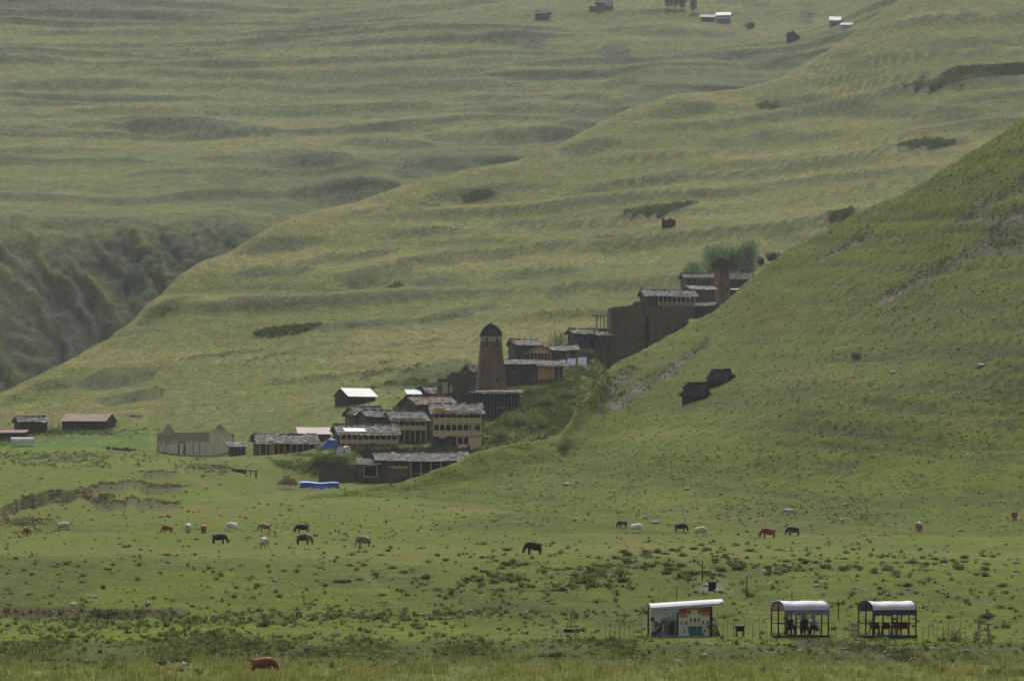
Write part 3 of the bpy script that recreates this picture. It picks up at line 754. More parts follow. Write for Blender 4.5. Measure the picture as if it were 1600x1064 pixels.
def slab_roof(parent, corners, mat, tiles=None, thick=0.14, seed=0, sag=0.12, name='roof', extra=None):
    """corners: list of planes, each (eave_left, eave_right, ridge_right, ridge_left)"""
    r = random.Random(seed)
    mb = MB(); tb = MB()
    for (a, b, c, d) in corners:
        a, b, c, d = map(Vector, (a, b, c, d))
        nx = max(2, int((b - a).length / 1.2)); ny = 3
        nrm = (b - a).cross(d - a).normalized()
        if nrm.z < 0: nrm = -nrm
        g = {}
        for i in range(nx + 1):
            for j in range(ny + 1):
                s = i / nx; t = j / ny
                p = (a * (1 - s) + b * s) * (1 - t) + (d * (1 - s) + c * s) * t
                dz = sag * (vnoise(np.array(s * nx * 0.45 + seed), np.array(t * 1.5 + seed), 3) - 0.5) * 2 - sag * math.sin(math.pi * s) * 0.6
                g[i, j] = p + Vector((0, 0, float(dz)))
        b0 = len(mb.v)
        for j in range(ny + 1):
            for i in range(nx + 1): mb.v.append(g[i, j])
        for j in range(ny + 1):
            for i in range(nx + 1): mb.v.append(g[i, j] - Vector((0, 0, thick)))
        w = nx + 1; off = w * (ny + 1)
        def I(i, j, k=0): return b0 + j * w + i + k * off
        fs = []
        for j in range(ny):
            for i in range(nx):
                fs.append([I(i, j), I(i + 1, j), I(i + 1, j + 1), I(i, j + 1)])
                fs.append([I(i, j + 1, 1), I(i + 1, j + 1, 1), I(i + 1, j, 1), I(i, j, 1)])
        for i in range(nx):
            fs.append([I(i, 0), I(i, 0, 1), I(i + 1, 0, 1), I(i + 1, 0)]); fs.append([I(i, ny), I(i + 1, ny), I(i + 1, ny, 1), I(i, ny, 1)])
        for j in range(ny):
            fs.append([I(0, j), I(0, j + 1), I(0, j + 1, 1), I(0, j, 1)]); fs.append([I(nx, j), I(nx, j, 1), I(nx, j + 1, 1), I(nx, j + 1)])
        mb.f += fs; mb.c += [(1, 1, 1)] * len(fs)
        if tiles:
            lo, hi, warm = tiles
            ex = (b - a).normalized(); L = (b - a).length; es = (a - d); Ls = es.length; es.normalize()
            step = 0.42
            nr = max(2, int(Ls / step)); nt = max(2, int(L / 0.62))
            for jr in range(nr + 1):
                for it in range(nt + 1):
                    if r.random() < 0.05: continue
                    s = (it + 0.5 * (jr % 2) + r.uniform(-.25, .25)) / nt
                    t = jr / nr
                    if s < -0.02 or s > 1.03: continue
                    s2 = min(max(s, 0), 1)
                    fi = s2 * nx; i0 = min(int(fi), nx - 1); ff = fi - i0; fj = t * ny; j0 = min(int(fj), ny - 1); fg = fj - j0
                    p = (g[i0, j0] * (1 - ff) + g[i0 + 1, j0] * ff) * (1 - fg) + (g[i0, j0 + 1] * (1 - ff) + g[i0 + 1, j0 + 1] * ff) * fg
                    p = p + nrm * (0.05 + r.uniform(0, .05))
                    hw = r.uniform(.24, .42); hl = r.uniform(.26, .42); th = r.uniform(.03, .07)
                    ang = r.uniform(-.2, .2)
                    e1 = (ex * math.cos(ang) + es * math.sin(ang)); e2 = (es * math.cos(ang) - ex * math.sin(ang)) - nrm * r.uniform(-0.1, 0.12)
                    q = [p + e1 * sx * hw + e2 * sy * hl + nrm * sz * th for sz in (0, 1) for sx, sy in ((-1, -1), (1, -1), (1, 1), (-1, 1))]
                    gcol = r.uniform(lo, hi) * (1.6 if r.random() < .08 else 1)
                    wv = warm * r.random()
                    tb.col((gcol * (1 + wv), gcol * (1 + wv * .35), gcol * (1 - wv * .1)))
                    tb.add(q, [(4, 5, 6, 7), (0, 1, 5, 4), (1, 2, 6, 5), (2, 3, 7, 6), (3, 0, 4, 7)])
    ro = mb.build(name, mat, parent)
    if tiles: tb.build('slates', M_slate, ro, kind='stuff')
    return ro

SL = (0.08, 0.28, 0.2); SLB = (0.08, 0.25, 0.6); SLD = (0.05, 0.18, 0.2)

def gallery(t, x0, x1, z0, z1, n, y0=-1.3, post=M_wood_pale, board=M_wood_pale, rail_h=0.85, boards=True, pw=0.09, floor=True, arches=False, beam=True, drop=0.0):
    for i in range(n + 1):
        x = x0 + (x1 - x0) * i / n
        mb = MB().box(x - pw, x + pw, y0 - pw, y0 + pw, z0 - drop, z1)
        mb.build('post', post, t)
    if beam: MB().box(x0 - .2, x1 + .2, y0 - .13, y0 + .13, z1 + .003, z1 + .22).build('beam', post, t)
    if floor: MB().box(x0 - .15, x1 + .15, y0 - .14, -0.02, z0 - .16, z0 - .003).build('floor', M_wood_dk, t)
    if boards:
        mb = MB(); r = random.Random(int(x0 * 10 + n))
        k = int((x1 - x0) / 0.2)
        for i in range(k):
            xa = x0 + (x1 - x0) * i / k
            mb.box(xa + .012, xa + (x1 - x0) / k - .012, y0 - pw - .045 - r.uniform(0, .02), y0 - pw - .012, z0 - .12, z0 + rail_h - r.uniform(0, .03))
        mb.build('balustrade', board, t, kind='stuff')
        MB().box(x0, x1, y0 - pw - .08, y0 + pw, z0 + rail_h + .003, z0 + rail_h + .08).build('rail', post, t)
    else:
        if rail_h: MB().box(x0, x1, y0 - .04, y0 + .04, z0 + rail_h, z0 + rail_h + .08).build('rail', post, t)
    if arches:
        for i in range(n):
            xa = x0 + (x1 - x0) * i / n + pw; xb = x0 + (x1 - x0) * (i + 1) / n - pw
            h = 0.32; m = 7
            pts = [(xa, z1)] + [(xa + (xb - xa) * k / m, z1 - h * (1 - math.sin(math.pi * k / m))) for k in range(m + 1)] + [(xb, z1)]
            mb = MB()
            for k in range(m):
                p0 = (xa + (xb - xa) * k / m, z1 - h * (1 - math.sin(math.pi * k / m) ** .6)); p1 = (xa + (xb - xa) * (k + 1) / m, z1 - h * (1 - math.sin(math.pi * (k + 1) / m) ** .6))
                mb.poly_prism([(p0[0], p0[1] - .02), (p1[0], p1[1] - .02), (p1[0], z1 - .003), (p0[0], z1 - .003)], 'y', y0 - .05, y0 + .05)
            mb.build('arch_board', post, t)

def window(t, x0, x1, z0, z1, mat, y=0.0, w=0.09, mull=True, M=None, name='window'):
    mb = MB()
    mb.box(x0 - w, x0, y - .04, y + .12, z0 - w, z1 + w, M); mb.box(x1, x1 + w, y - .04, y + .12, z0 - w, z1 + w, M)
    mb.box(x0, x1, y - .04, y + .12, z0 - w, z0, M); mb.box(x0, x1, y - .04, y + .12, z1, z1 + w, M)
    if mull: mb.box((x0 + x1) / 2 - .03, (x0 + x1) / 2 + .03, y, y + .08, z0, z1, M)
    return mb.build(name, mat, t)

def house(name, label, u0, u1, vb, D, yaw, W, H, rise=1.0, roof='gable', cat='house', group='stone houses of the village', wall=M_stone, holes=(), lholes=(), rholes=(),
          front_over=0.5, side_over=0.35, tiles=SL, roofmat=M_rooftim, found=3.0, L=None, gable_mat=None, ridge_pos=0.5, thick=0.14, sag=0.12, backrise=None, walls=True, seed=None):
    s = D / F
    th = R(yaw)
    uc = (u0 + u1) / 2
    if L is None: L = (u1 - u0) * s / math.cos(th)
    p = P(uc, vb, D)
    t = empty(name, p, th, label, cat, group)
    x0, x1 = -L / 2, L / 2
    seed = int(u0 * 7 + vb) if seed is None else seed
    rp = ridge_pos * W
    if walls:
        mb = MB()
        wall_panel(mb, x0, x1, -found, H, [h for h in holes])
        wall_panel(mb, x0, x1, -found, H, [], M=T(0, W, 0, math.pi))
        wall_panel(mb, 0.003, W - .003, -found, H, lholes, M=T(x0, W, 0, -math.pi / 2))
        wall_panel(mb, 0.003, W - .003, -found, H, rholes, M=T(x1, 0, 0, math.pi / 2))
        if roof == 'gable' and gable_mat is None:
            for xx in (x0, x1 - .4): mb.poly_prism([(0.01, H), (W - .01, H), (rp, H + rise)], 'x', xx, xx + .4)
        if roof == 'shed':
            for xx in (x0, x1 - .4): mb.poly_prism([(0.01, H), (W - .01, H), (W - .01, H + rise)], 'x', xx, xx + .4)
            mb.poly_prism([(x0, H), (x1, H), (x1, H + rise), (x0, H + rise)], 'y', W - .4, W - .01)
        mb.build('wall', wall, t)
    if roof == 'gable' and gable_mat is not None:
        for xx in (x0 + .02, x1 - .3):
            MB().poly_prism([(0.01, H), (W - .01, H), (rp, H + rise)], 'x', xx, xx + .28).build('gable_boards', gable_mat, t)
    e = .12
    if roof == 'gable':
        k1 = rise / rp; k2 = rise / (W - rp); so = side_over
        A = (x0 - so, -front_over, H + e - front_over * k1); B = (x1 + so, -front_over, H + e - front_over * k1)
        C = (x1 + so, rp, H + rise + e); Dd = (x0 - so, rp, H + rise + e)
        E_ = (x1 + so, W + .4, H + e - .4 * k2); F_ = (x0 - so, W + .4, H + e - .4 * k2)
        slab_roof(t, [(A, B, C, Dd), (E_, F_, Dd, C)], roofmat, tiles, seed=seed, thick=thick, sag=sag)
    elif roof == 'shed':
        k1 = rise / W; so = side_over
        slab_roof(t, [((x0 - so, -front_over, H + e - front_over * k1), (x1 + so, -front_over, H + e - front_over * k1), (x1 + so, W + .3, H + rise + e + .3 * k1), (x0 - so, W + .3, H + rise + e + .3 * k1))], roofmat, tiles, seed=seed, thick=thick, sag=sag)
    t['L'] = L
    return t, x0, x1

# ------------------------------------------------------------------ lower village
# stone house with timber gallery half hidden by the meadow
t, x0, x1 = house('stone_house', 'long dark stone house, lowest in the village, with a timber loggia on its right', 590, 728, 757, 696, 6, 6.5, 4.4, 1.3,
                  holes=[(-5.2, -4.4, 1.9, 2.9), (-3.7, -2.9, 1.9, 2.9)] + [(-1.9 + i * 1.83, -1.9 + i * 1.83 + 1.65, 1.3, 4.1) for i in range(6)], front_over=.5)
for x in (-5.2, -3.7): window(t, x, x + .8, 1.9, 2.9, M_wood_new, mull=True)
MB().box(-5.9, -2.3, -.1, .1, 3.05, 3.3).build('lintel', M_wood_new, t)
for i in range(7): MB().box(-1.9 + i * 1.83 - .18, -1.9 + i * 1.83 - .003, -.12, .12, 1.3, 4.1).build('post', M_wood_new, t)
MB().box(-2.1, 9.1, -.14, .1, 1.12, 1.29).build('sill_beam', M_wood_new, t)
MB().box(-1.9, 9.0, -.04, .04, 2.0, 2.08).build('rail', M_wood_new, t)
MB().box(x0 + .5, x1 - .5, 1.6, 1.65, 0, 4.2).build('interior_shade_panel', M_black, t)  # black panel stands in for the shade inside the loggia
t, x0, x1 = house('stone_annexe', 'low stone annexe with a big square timber-framed opening', 564, 590, 757, 694, 6, 4.5, 3.6, 0.9, roof='shed', holes=[(-.9, 1.3, 1.5, 3.3)], tiles=SLD)
window(t, -.9, 1.3, 1.5, 3.3, M_wood_new, mull=False, w=.14)
MB().box(x0 + .5, x1 - .5, 2.5, 2.55, 0, 3.5).build('interior_shade_panel', M_black, t)  # black panel painted as the unlit room behind the opening

# three storey timber house
t, x0, x1 = house('gallery_house', 'tall three-storey house with tiers of pale wooden balconies across its whole front', 676, 751, 700, 742, 5, 6.5, 7.2, 1.35, gable_mat=M_wood_new, front_over=1.75, side_over=.35, group=None,
                  holes=[(-4.2 + i * 1.2, -4.2 + i * 1.2 + .75, z, z + 1.5) for i in range(7) for z in (2.5, 4.95)] + [(-3.6, -2.6, 0, 1.9), (0.6, 2.4, 0, 1.8)])
for z in (2.35, 4.8): gallery(t, x0 + .1, x1 - .1, z, z + 2.2, 8, arches=True, rail_h=.95)
gallery(t, 0, x1 - .1, 0, 2.1, 4, boards=False, floor=False, rail_h=0, beam=True)
MB().box(x1 - 2.3, x1 - .15, -1.46, -1.42, -.2, 2.0).build('board_panel', M_wood_pale, t)
MB().box(.2, 2.5, -1.4, -1.36, -.1, .75).build('board_panel', M_wood_pale, t)
MB().poly_prism([(x0 - .1, 7.1), (x0 + 3.2, 7.1), (x0 + 3.0, 7.3), (x0 + .9, 7.75), (x0 - .1, 7.45)], 'y', -1.5, -1.42).build('gable_boards', M_wood_new, t)
o = MB().poly_prism([(0, 0), (.45, .02), (.42, .95), (.05, .98)], 'y', 0, .03).build('hanging_sheet', M_white)
o.location = P(736, 672, 739.5); tag(o, 'white sheet hung out on the middle balcony of the three-storey house', 'laundry')
o = MB().poly_prism([(0, 0), (.9, .35), (1.3, .0), (1.7, -.25), (1.0, -.5), (.3, -.35)], 'y', 0, .04).build('hanging_cloth', M_metal_w)
o.location = P(684, 681, 739.3); tag(o, 'crumpled pale cloth draped over the lower balcony rail of the three-storey house', 'cloth')

# big stone house behind with rust roof
t, x0, x1 = house('stone_house', 'dark stone house with rust brown roof behind the three-storey balcony house', 652, 712, 668, 762, 28, 7.5, 4.6, 1.5, tiles=(0.07, .2, 1.1), lholes=[(2, 2.7, 1.5, 2.4)], found=5)
# house with the dark gable and gallery
t, x0, x1 = house('gallery_house', 'slate-roofed house with open upper gallery, left of the three-storey house', 612, 664, 690, 755, 14, 5.5, 4.7, 1.2, front_over=1.8, tiles=SL,
                  holes=[(-2.5 + i * 1.5, -2.5 + i * 1.5 + 1.0, 2.5, 4.1) for i in range(4)] + [(-2, -1, 0, 1.8), (1, 2.2, 0, 1.8)])
gallery(t, x0 + .1, x1 - .1, 2.3, 4.4, 6, rail_h=.8, post=M_wood_new, drop=2.3)
t, x0, x1 = house('stone_house', 'windowless dark stone house front between the orange-gabled house and the gallery house', 574, 611, 690, 757, 20, 5.5, 5.0, 1.2, tiles=SL)
t, x0, x1 = house('stone_house', 'slate-roofed stone house with orange boarded gable, left behind the long veranda', 557, 600, 680, 772, 24, 6, 4.2, 1.5, gable_mat=M_wood_new, tiles=SL, lholes=[(1.2, 2.2, .4, 3.2), (3.3, 4.0, 1, 2.5)])
window(t, 1.2, 2.2, .4, 3.2, M_wood_new, mull=True, M=T(x0, 6, 0, -math.pi / 2))
# low veranda house
t, x0, x1 = house('veranda_house', 'long low house with ten-bay veranda and a pale sheet let into its slate roof', 530, 619, 696, 742, 14, 5.5, 2.7, 1.2, front_over=1.8, holes=[(-5 + i * 1.3, -5 + i * 1.3 + .9, .2, 2.1) for i in range(8)])
gallery(t, x0 + .1, x1 - .1, .35, 2.25, 10, rail_h=.7, drop=1.0)
k = 1.2 / 2.75
MB().add([(-4.6, -.6, 2.82 + .13 - .6 * k), (-.4, -.6, 2.82 + .13 - .6 * k), (-.6, .9, 2.82 + .15 + .9 * k), (-4.8, .9, 2.82 + .15 + .9 * k), (-4.6, -.6, 2.99 - .6 * k), (-.4, -.6, 2.99 - .6 * k), (-.6, .9, 3.01 + .9 * k), (-4.8, .9, 3.01 + .9 * k)],
         [(0, 3, 2, 1), (4, 5, 6, 7), (0, 1, 5, 4), (1, 2, 6, 5), (2, 3, 7, 6), (3, 0, 4, 7)]).build('roof_sheet', M_metal_w, t)
# pink sheet shed
t, x0, x1 = house('shed', 'shed with faded pink sheet roof between the two veranda houses', 468, 516, 694, 785, 8, 4.5, 2.1, 1.3, roof='shed', tiles=None, roofmat=M_metal_pink, cat='shed', group=None, sag=.03, thick=.05)
# long gallery house next to the church
t, x0, x1 = house('veranda_house', 'long single-storey stone house with nine timber veranda posts, right of the ruined church', 404, 492, 709, 775, 14, 5.5, 2.7, 1.15, front_over=1.7, side_over=.5,
                  holes=[(-4.8, -3.9, 0, 1.9), (-2, -1.2, .2, 1.8), (.6, 1.4, .6, 1.7), (3, 3.8, .5, 1.7)], lholes=[(1.2, 1.6, .6, 1.9), (3, 3.4, .6, 1.9)])
gallery(t, x0 + .15, x1 - .15, 0, 2.15, 9, boards=False, rail_h=0, post=M_wood_new, floor=False, drop=.6)
MB().box(-3.6, -2.5, -.12, -.03, 0, 1.95).build('door', M_wood_new, t)
t, x0, x1 = house('annexe', 'small slate-roofed outbuilding squeezed between the ruined church and the long veranda house', 358, 384, 713, 788, 6, 4, 2.0, .8, roof='shed', cat='shed', group=None, holes=[(-1.3, -.8, .2, 1.6), (-.3, .2, .2, 1.6), (.7, 1.1, .2, 1.6)])
gallery(t, x0 + .2, x1 - .2, 0, 1.75, 4, boards=False, rail_h=0, post=M_wood, floor=False, drop=.6, y0=-.6)
# barn with white roof
t, x0, x1 = house('barn', 'dark barn with long white metal roof, alone above the veranda houses', 545, 586, 632, 850, 30, 6.5, 2.0, 1.6, tiles=None, roofmat=M_metal_w, cat='barn', group=None, wall=M_wood_dk, sag=.03, thick=.05, side_over=.4, front_over=.7,
                  holes=[(-2.2, -1.6, .3, 1.5), (-.4, .2, .2, 1.6), (1.4, 2.2, .3, 1.5)])

# ------------------------------------------------------------------ ruined church
D = 795; s = D / F
t = empty('ruined_church', P(331, 714, D), R(-32), 'roofless pale plastered church ruin standing at the left edge of the village', 'church')
def jag(mb, x0, x1, z0, top, thick, M=None, holes=(), n=None, seed=1):
    """wall with a ragged broken top; top(x) -> height"""
    r = random.Random(seed)
    n = n or max(4, int((x1 - x0) / .5))
    zt = min(top(x0 + (x1 - x0) * i / n) for i in range(n + 1)) - .7
    zt = max(zt, z0 + .5)
    hs = [h for h in holes]
    zt = max([zt] + [h[3] + .05 for h in hs]) if hs else zt
    wall_panel(mb, x0, x1, z0, zt, hs, thick, M)
    for i in range(n):
        a = x0 + (x1 - x0) * i / n; b = x0 + (x1 - x0) * (i + 1) / n
        ha = top((a + b) / 2) + r.uniform(-.16, .16)
        if ha > zt + .05: mb.box(a + .001, b - .001, .002, thick - .002, zt + .001, ha, M)
L, W = 14.2, 7.2
mb = MB()
jag(mb, -L, -.65, -3, lambda x: 5.0 + .08 * math.sin(x * 1.3), .65, None, [(-8.2, -7.3, .5, 2.4)], seed=3)
jag(mb, -L, 0, -3, lambda x: 4.8 + .1 * math.sin(x), .6, T(0, W, 0, 0), seed=4)
mb.build('wall', M_plaster, t); mb = MB()
gab = lambda y: 4.2 + 2.6 * (1 - abs(y / W - .45) / .5) ** .8 if abs(y / W - .45) < .5 else 4.2
jag(mb, 0, W, -3, gab, .65, T(0, 0, 0, math.pi / 2), [(3.3, 3.9, .3, 3.2)], n=24, seed=5)
mb.build('gable_wall', M_plaster_gab, t); mb = MB()
gab2 = lambda y: 4.6 + 2.5 * max(0, 1 - abs(y / W - .5) / .3)
jag(mb, 0, W, -3, gab2, .65, T(-L + .65, 0, 0, math.pi / 2), n=20, seed=6)
mb.build('gable_wall', M_plaster, t)
for x in (-11.9, -4.7, -3.1): MB().box(x - .14, x + .14, -.1, -.003, -1, 3.4).build('pilaster', M_plaster_g, t)
mb = MB()
for i in range(9):
    a0 = math.pi * i / 9; a1 = math.pi * (i + 1) / 9
    mb.poly_prism([(-7.75 + .75 * math.cos(a0), 2.45 + .75 * math.sin(a0)), (-7.75 + 1.0 * math.cos(a0), 2.45 + 1.0 * math.sin(a0)), (-7.75 + 1.0 * math.cos(a1), 2.45 + 1.0 * math.sin(a1)), (-7.75 + .75 * math.cos(a1), 2.45 + .75 * math.sin(a1))], 'y', -.08, -.003)
mb.box(-8.7, -8.3, -.08, -.003, -.5, 2.45); mb.box(-7.2, -6.8, -.08, -.003, -.5, 2.45)
mb.build('door_arch', M_stone_br, t)
CH = t

# ------------------------------------------------------------------ towers
def tower(label, u, vb, D, yaw, wb, wt, H, cap_w, cap_h, found, wins, band=True):
    t = empty('stone_tower', P(u, vb, D), R(yaw), label, 'tower', 'defence towers of the village')
    n = 14; r = random.Random(int(u))
    mb = MB(); ring = []
    for k in range(n + 1):
        z = -found + (H + found) * k / n
        w = (wt + (wb - wt) * (1 - max(z, -1e9) / H)) / 2 if z > -1e9 else wb
        for a in range(4):
            for q in range(4):
                c0 = [(-1, -1), (1, -1), (1, 1), (-1, 1)][a]; c1 = [(1, -1), (1, 1), (-1, 1), (-1, -1)][a]
                x = c0[0] + (c1[0] - c0[0]) * q / 4; y = c0[1] + (c1[1] - c0[1]) * q / 4
                j = 1 + r.uniform(-.012, .012)
                mb.v.append(Vector((x * w * j, y * w * j, z)))
    for k in range(n):
        for a in range(16):
            b = (a + 1) % 16
            mb.f.append([k * 16 + a, k * 16 + b, (k + 1) * 16 + b, (k + 1) * 16 + a]); mb.c.append((1, 1, 1))
    mb.f.append([n * 16 + a for a in range(16)]); mb.c.append((1, 1, 1))
    mb.build('shaft', M_stone_br, t)
    def hw(z): return (wt + (wb - wt) * (1 - z / H)) / 2
    if band:
        for sx, sy, wx, wy in ((0, -1, 1, 0), (0, 1, 1, 0), (-1, 0, 0, 1), (1, 0, 0, 1)):
            h0 = hw(H - .5)
            MB().box(sx * (h0 + .02) - (h0 - .1) * wx - .05 * (1 - wx), sx * (h0 + .02) + (h0 - .1) * wx + .05 * (1 - wx), sy * (h0 + .02) - (h0 - .1) * wy - .05 * (1 - wy), sy * (h0 + .02) + (h0 - .1) * wy + .05 * (1 - wy), H - 1.2, H - .1).build('plaster_band', M_plaster_g, t)
    for (x, z, w, h) in wins:
        fy = -hw(z) - .02
        mb = MB(); mb.box(x - w / 2, x + w / 2, fy - .03, fy + .25, z, z + h)
        mb.build('window', M_black, t)  # black box stands in for the shade of the opening
        MB().box(x - w / 2 - .1, x + w / 2 + .1, fy - .09, fy + .2, z + h + .003, z + h + .15).build('lintel', M_stone, t)
    # box machicolations under the eaves
    for x in (-.28 * wt, .28 * wt):
        fy = -hw(H - 1.9)
        mb = MB(); mb.box(x - .3, x + .3, fy - .35, fy, H - 2.0, H - 1.1); mb.box(x - .28, x - .1, fy - .3, fy, H - 2.3, H - 2.0); mb.box(x + .1, x + .28, fy - .3, fy, H - 2.3, H - 2.0)
        mb.build('machicolation', M_stone, t)
        MB().box(x - .17, x + .17, fy - .12, fy + .1, H - 1.05, H - .35).build('window', M_black, t)  # opening drawn as a black box, its shade put into the colour
    k = 9; capn = []
    for i in range(k):
        f0 = i / k
        w = cap_w / 2 * (1 - f0 ** 2.1 * .88)
        z0 = H - .1 + cap_h * i / k
        j = r.uniform(-.03, .03)
        MB().box(-w + j, w + j, -w - j, w - j, z0 + .002, z0 + cap_h / k).build('roof_slab', M_stone_tomb, t)
    MB().tube((0, 0, H - .1 + cap_h), (0, 0, H + cap_h + .35), .22, .1).build('finial', M_stone, t)
    return t
tower('tall tapering stone tower with domed dark cap and pale band, middle of the village', 767, 612, 803, 6, 6.1, 3.9, 11.6, 4.35, 2.6, 6, [(1.0, 2.0, .4, .7), (.5, 6.2, .18, .3), (-.9, 4.2, .18, .25), (-.4, 8.2, .18, .3)])
tower('slim reddish stone tower with overhanging dark cap, in front of the trees', 1127.5, 488, 962, 24, 4.1, 2.45, 11.3, 3.7, 2.3, 6, [(.7, 5.3, .35, .6), (.75, 2.5, .35, .6), (-.2, 7.4, .2, .4)], band=False)

def wall_plants(t, runs, seed, n=55, col=((.14, .14, .06), (.3, .28, .15))):
    """grass and weeds rooted on broken wall tops; runs are (x0, x1, y, top)"""
    r = random.Random(seed); mb = MB()
    for (xa, xb, y_, top) in runs:
        for i in range(int(n * abs(xb - xa))):
            x = r.uniform(xa, xb); c0 = Vector((x, y_ + r.uniform(0, .6), top(x) - .12)); h = r.uniform(.15, .5); a = r.uniform(0, 6.28); q = r.random(); k = r.uniform(.7, 1.2)
            mb.col(tuple((c + (d - c) * q) * k for c, d in zip(*col)))
            mb.add([c0 + Vector((-.07 * math.cos(a), -.07 * math.sin(a), 0)), c0 + Vector((.07 * math.cos(a), .07 * math.sin(a), 0)), c0 + Vector((r.uniform(-.2, .2), r.uniform(-.2, .2), h))], [(0, 1, 2)])
    mb.build('wall_plants', M_leaf, t, kind='stuff')
wall_plants(CH, [(-L, -.65, 0, lambda x: 5.0), (-L, 0, W, lambda x: 4.8)], 3)
# ------------------------------------------------------------------ ruined blocks
def ruin(label, u0, u1, vb, D, yaw, W, top, seed, mat=M_stone_ruin, holes=(), backtop=None, found=4, name='ruined_tower_house', cat='ruin', group='ruined tower houses'):
    s = D / F; th = R(yaw); L = (u1 - u0) * s / math.cos(th)
    t = empty(name, P((u0 + u1) / 2, vb, D), th, label, cat, group)
    x0, x1 = -L / 2, L / 2; mb = MB()
    bt = backtop or top
    jag(mb, x0, x1, -found, top, .8, None, holes, seed=seed)
    jag(mb, x0, x1, -found, lambda x: bt(x) - .3, .8, T(0, W, 0, 0), seed=seed + 1)
    jag(mb, .81, W - .01, -found, lambda y: top(x0) - .2 * math.sin(y), .8, T(x0 + .8, 0, 0, math.pi / 2), seed=seed + 2)
    jag(mb, .81, W - .01, -found, lambda y: top(x1) - .3 * math.cos(y), .8, T(x1, 0, 0, math.pi / 2), seed=seed + 3)
    mb.build('wall', mat, t)
    wall_plants(t, [(x0, x1, 0, top), (x0, x1, W, lambda x: bt(x) - .3)], seed)
    return t, x0, x1
ruin('massive roofless square ruin with flat dark walls at the crest of the green spur', 954, 1008, 580, 862, 4, 7, lambda x: 14.6 + .12 * x + (.7 if x > 1.2 else 0), 11, found=6)
t, x0, x1 = ruin('lower roofless ruin with a notched top adjoining the massive ruin on its right', 1014, 1076, 560, 863, 3, 7, lambda x: 11.3 + .08 * x + (.5 if 1.5 < x < 3.6 else 0) - (1.2 if -2.6 < x < -1.6 else 0), 12, holes=[(-.4, .15, 5.2, 6.6), (3.0, 3.45, 6.6, 8.0), (-3.2, -2.9, 7, 7.5)], found=6)
MB().box(x0 - 1.6, x0 + .3, 2.6, 3.4, -6, 9.6).build('gap_shade_strip', M_stone_tomb, t)  # dark strip added to paint a shadowed gap between the two ruins
t, x0, x1 = ruin('broken stone house with pale plaster patches, left of the tall domed tower', 688, 742, 622, 785, 8, 5, lambda x: 4.1 + (1.1 if x > -1.6 else -.2) - (.7 if x > 2.2 else 0), 13, mat=M_stone, found=5, name='ruined_house', group=None)
MB().poly_prism([(x0 + .2, .8), (x0 + 1.6, 1.0), (x0 + 1.5, 3.3), (x0 + .35, 3.2)], 'y', -.06, -.003).build('plaster_patch', M_plaster_g, t)
MB().poly_prism([(x0 + 1.85, 1.0), (x0 + 2.5, 1.2), (x0 + 2.5, 2.7), (x0 + 1.9, 2.6)], 'y', -.06, -.003).build('plaster_patch', M_plaster_g, t)

# ------------------------------------------------------------------ around the domed tower
t, x0, x1 = house('stilt_gallery', 'wide slate-roofed gallery on tall thin stilts in front of the tall domed tower', 738, 811, 640, 783, -3, 3.6, 3.4, .45, roof='shed', cat='gallery', group=None, holes=[(-4 + i * 1.7, -4 + i * 1.7 + 1.2, 1.2, 3.2) for i in range(5)], wall=M_wood_dk, front_over=1.9, tiles=SL)
gallery(t, x0 + .1, x1 - .1, .6, 3.35, 13, boards=False, rail_h=0, post=M_wood, floor=False, y0=-1.5, pw=.055, drop=2.8)
MB().box(.6, 2.6, -1.9, -1.3, .2, .45).build('bench', M_wood, t)
t, x0, x1 = house('hut', 'little dark gabled hut peeping out left of the tall domed tower', 736, 746, 612, 815, 40, 2.6, 4.4, .9, cat='hut', group=None, tiles=SLD)
MB().box(x1 + .01, x1 + .1, .2, 1.6, 0, 3.4).build('plaster_patch', M_plaster_g, t)
t, x0, x1 = house('hut', 'small hut with pale blue metal roof below the broken stone house', 638, 657, 628, 790, 8, 4, 1.6, .9, roof='shed', cat='hut', group=None, tiles=None, roofmat=M_metal_b, sag=.02, thick=.05)
t, x0, x1 = house('stone_house', 'small dark gabled house between the blue-roofed hut and the broken stone house', 668, 686, 628, 794, 38, 4, 2.0, 1.1, tiles=SLB)
t, x0, x1 = house('stone_house', 'two-storey stone house with slate roof directly right of the tall domed tower', 787, 838, 600, 814, 4, 6, 4.3, .9, tiles=SL, holes=[(-2.3, -1.8, 2.6, 3.4), (-2.3, -1.8, .4, 1.2), (.8, 1.7, 1.4, 3.2), (-.4, 0, 2.4, 2.9)])
t, x0, x1 = house('gallery_house', 'house with slim posts before an orange boarded wall, right of the domed tower', 841, 880, 595, 815, 4, 5, 3.5, .8, tiles=SL, front_over=1.7, wall=M_wood_new, side_over=.3)
gallery(t, x0 + .05, x1 - .05, 0, 3.15, 5, boards=False, rail_h=0, post=M_wood_pale, floor=True, y0=-1.3, pw=.07, drop=1.5)
MB().box(x1 - 1.8, x1 - .1, -.1, -.01, 0, 3.2).build('board_panel', M_wood_dk, t)
t, x0, x1 = house('stone_house', 'upper stone house with plain wall, left of the orange gabled loft', 806, 842, 566, 840, 16, 6, 3.9, 1.1, tiles=SL)
t, x0, x1 = house('stone_house', 'stone house with round pale-framed window, behind the two white panels', 862, 902, 570, 838, 8, 5.5, 3.2, 1.0, tiles=SL, holes=[(.6, 1.0, 1.5, 2.1)])
mb = MB()
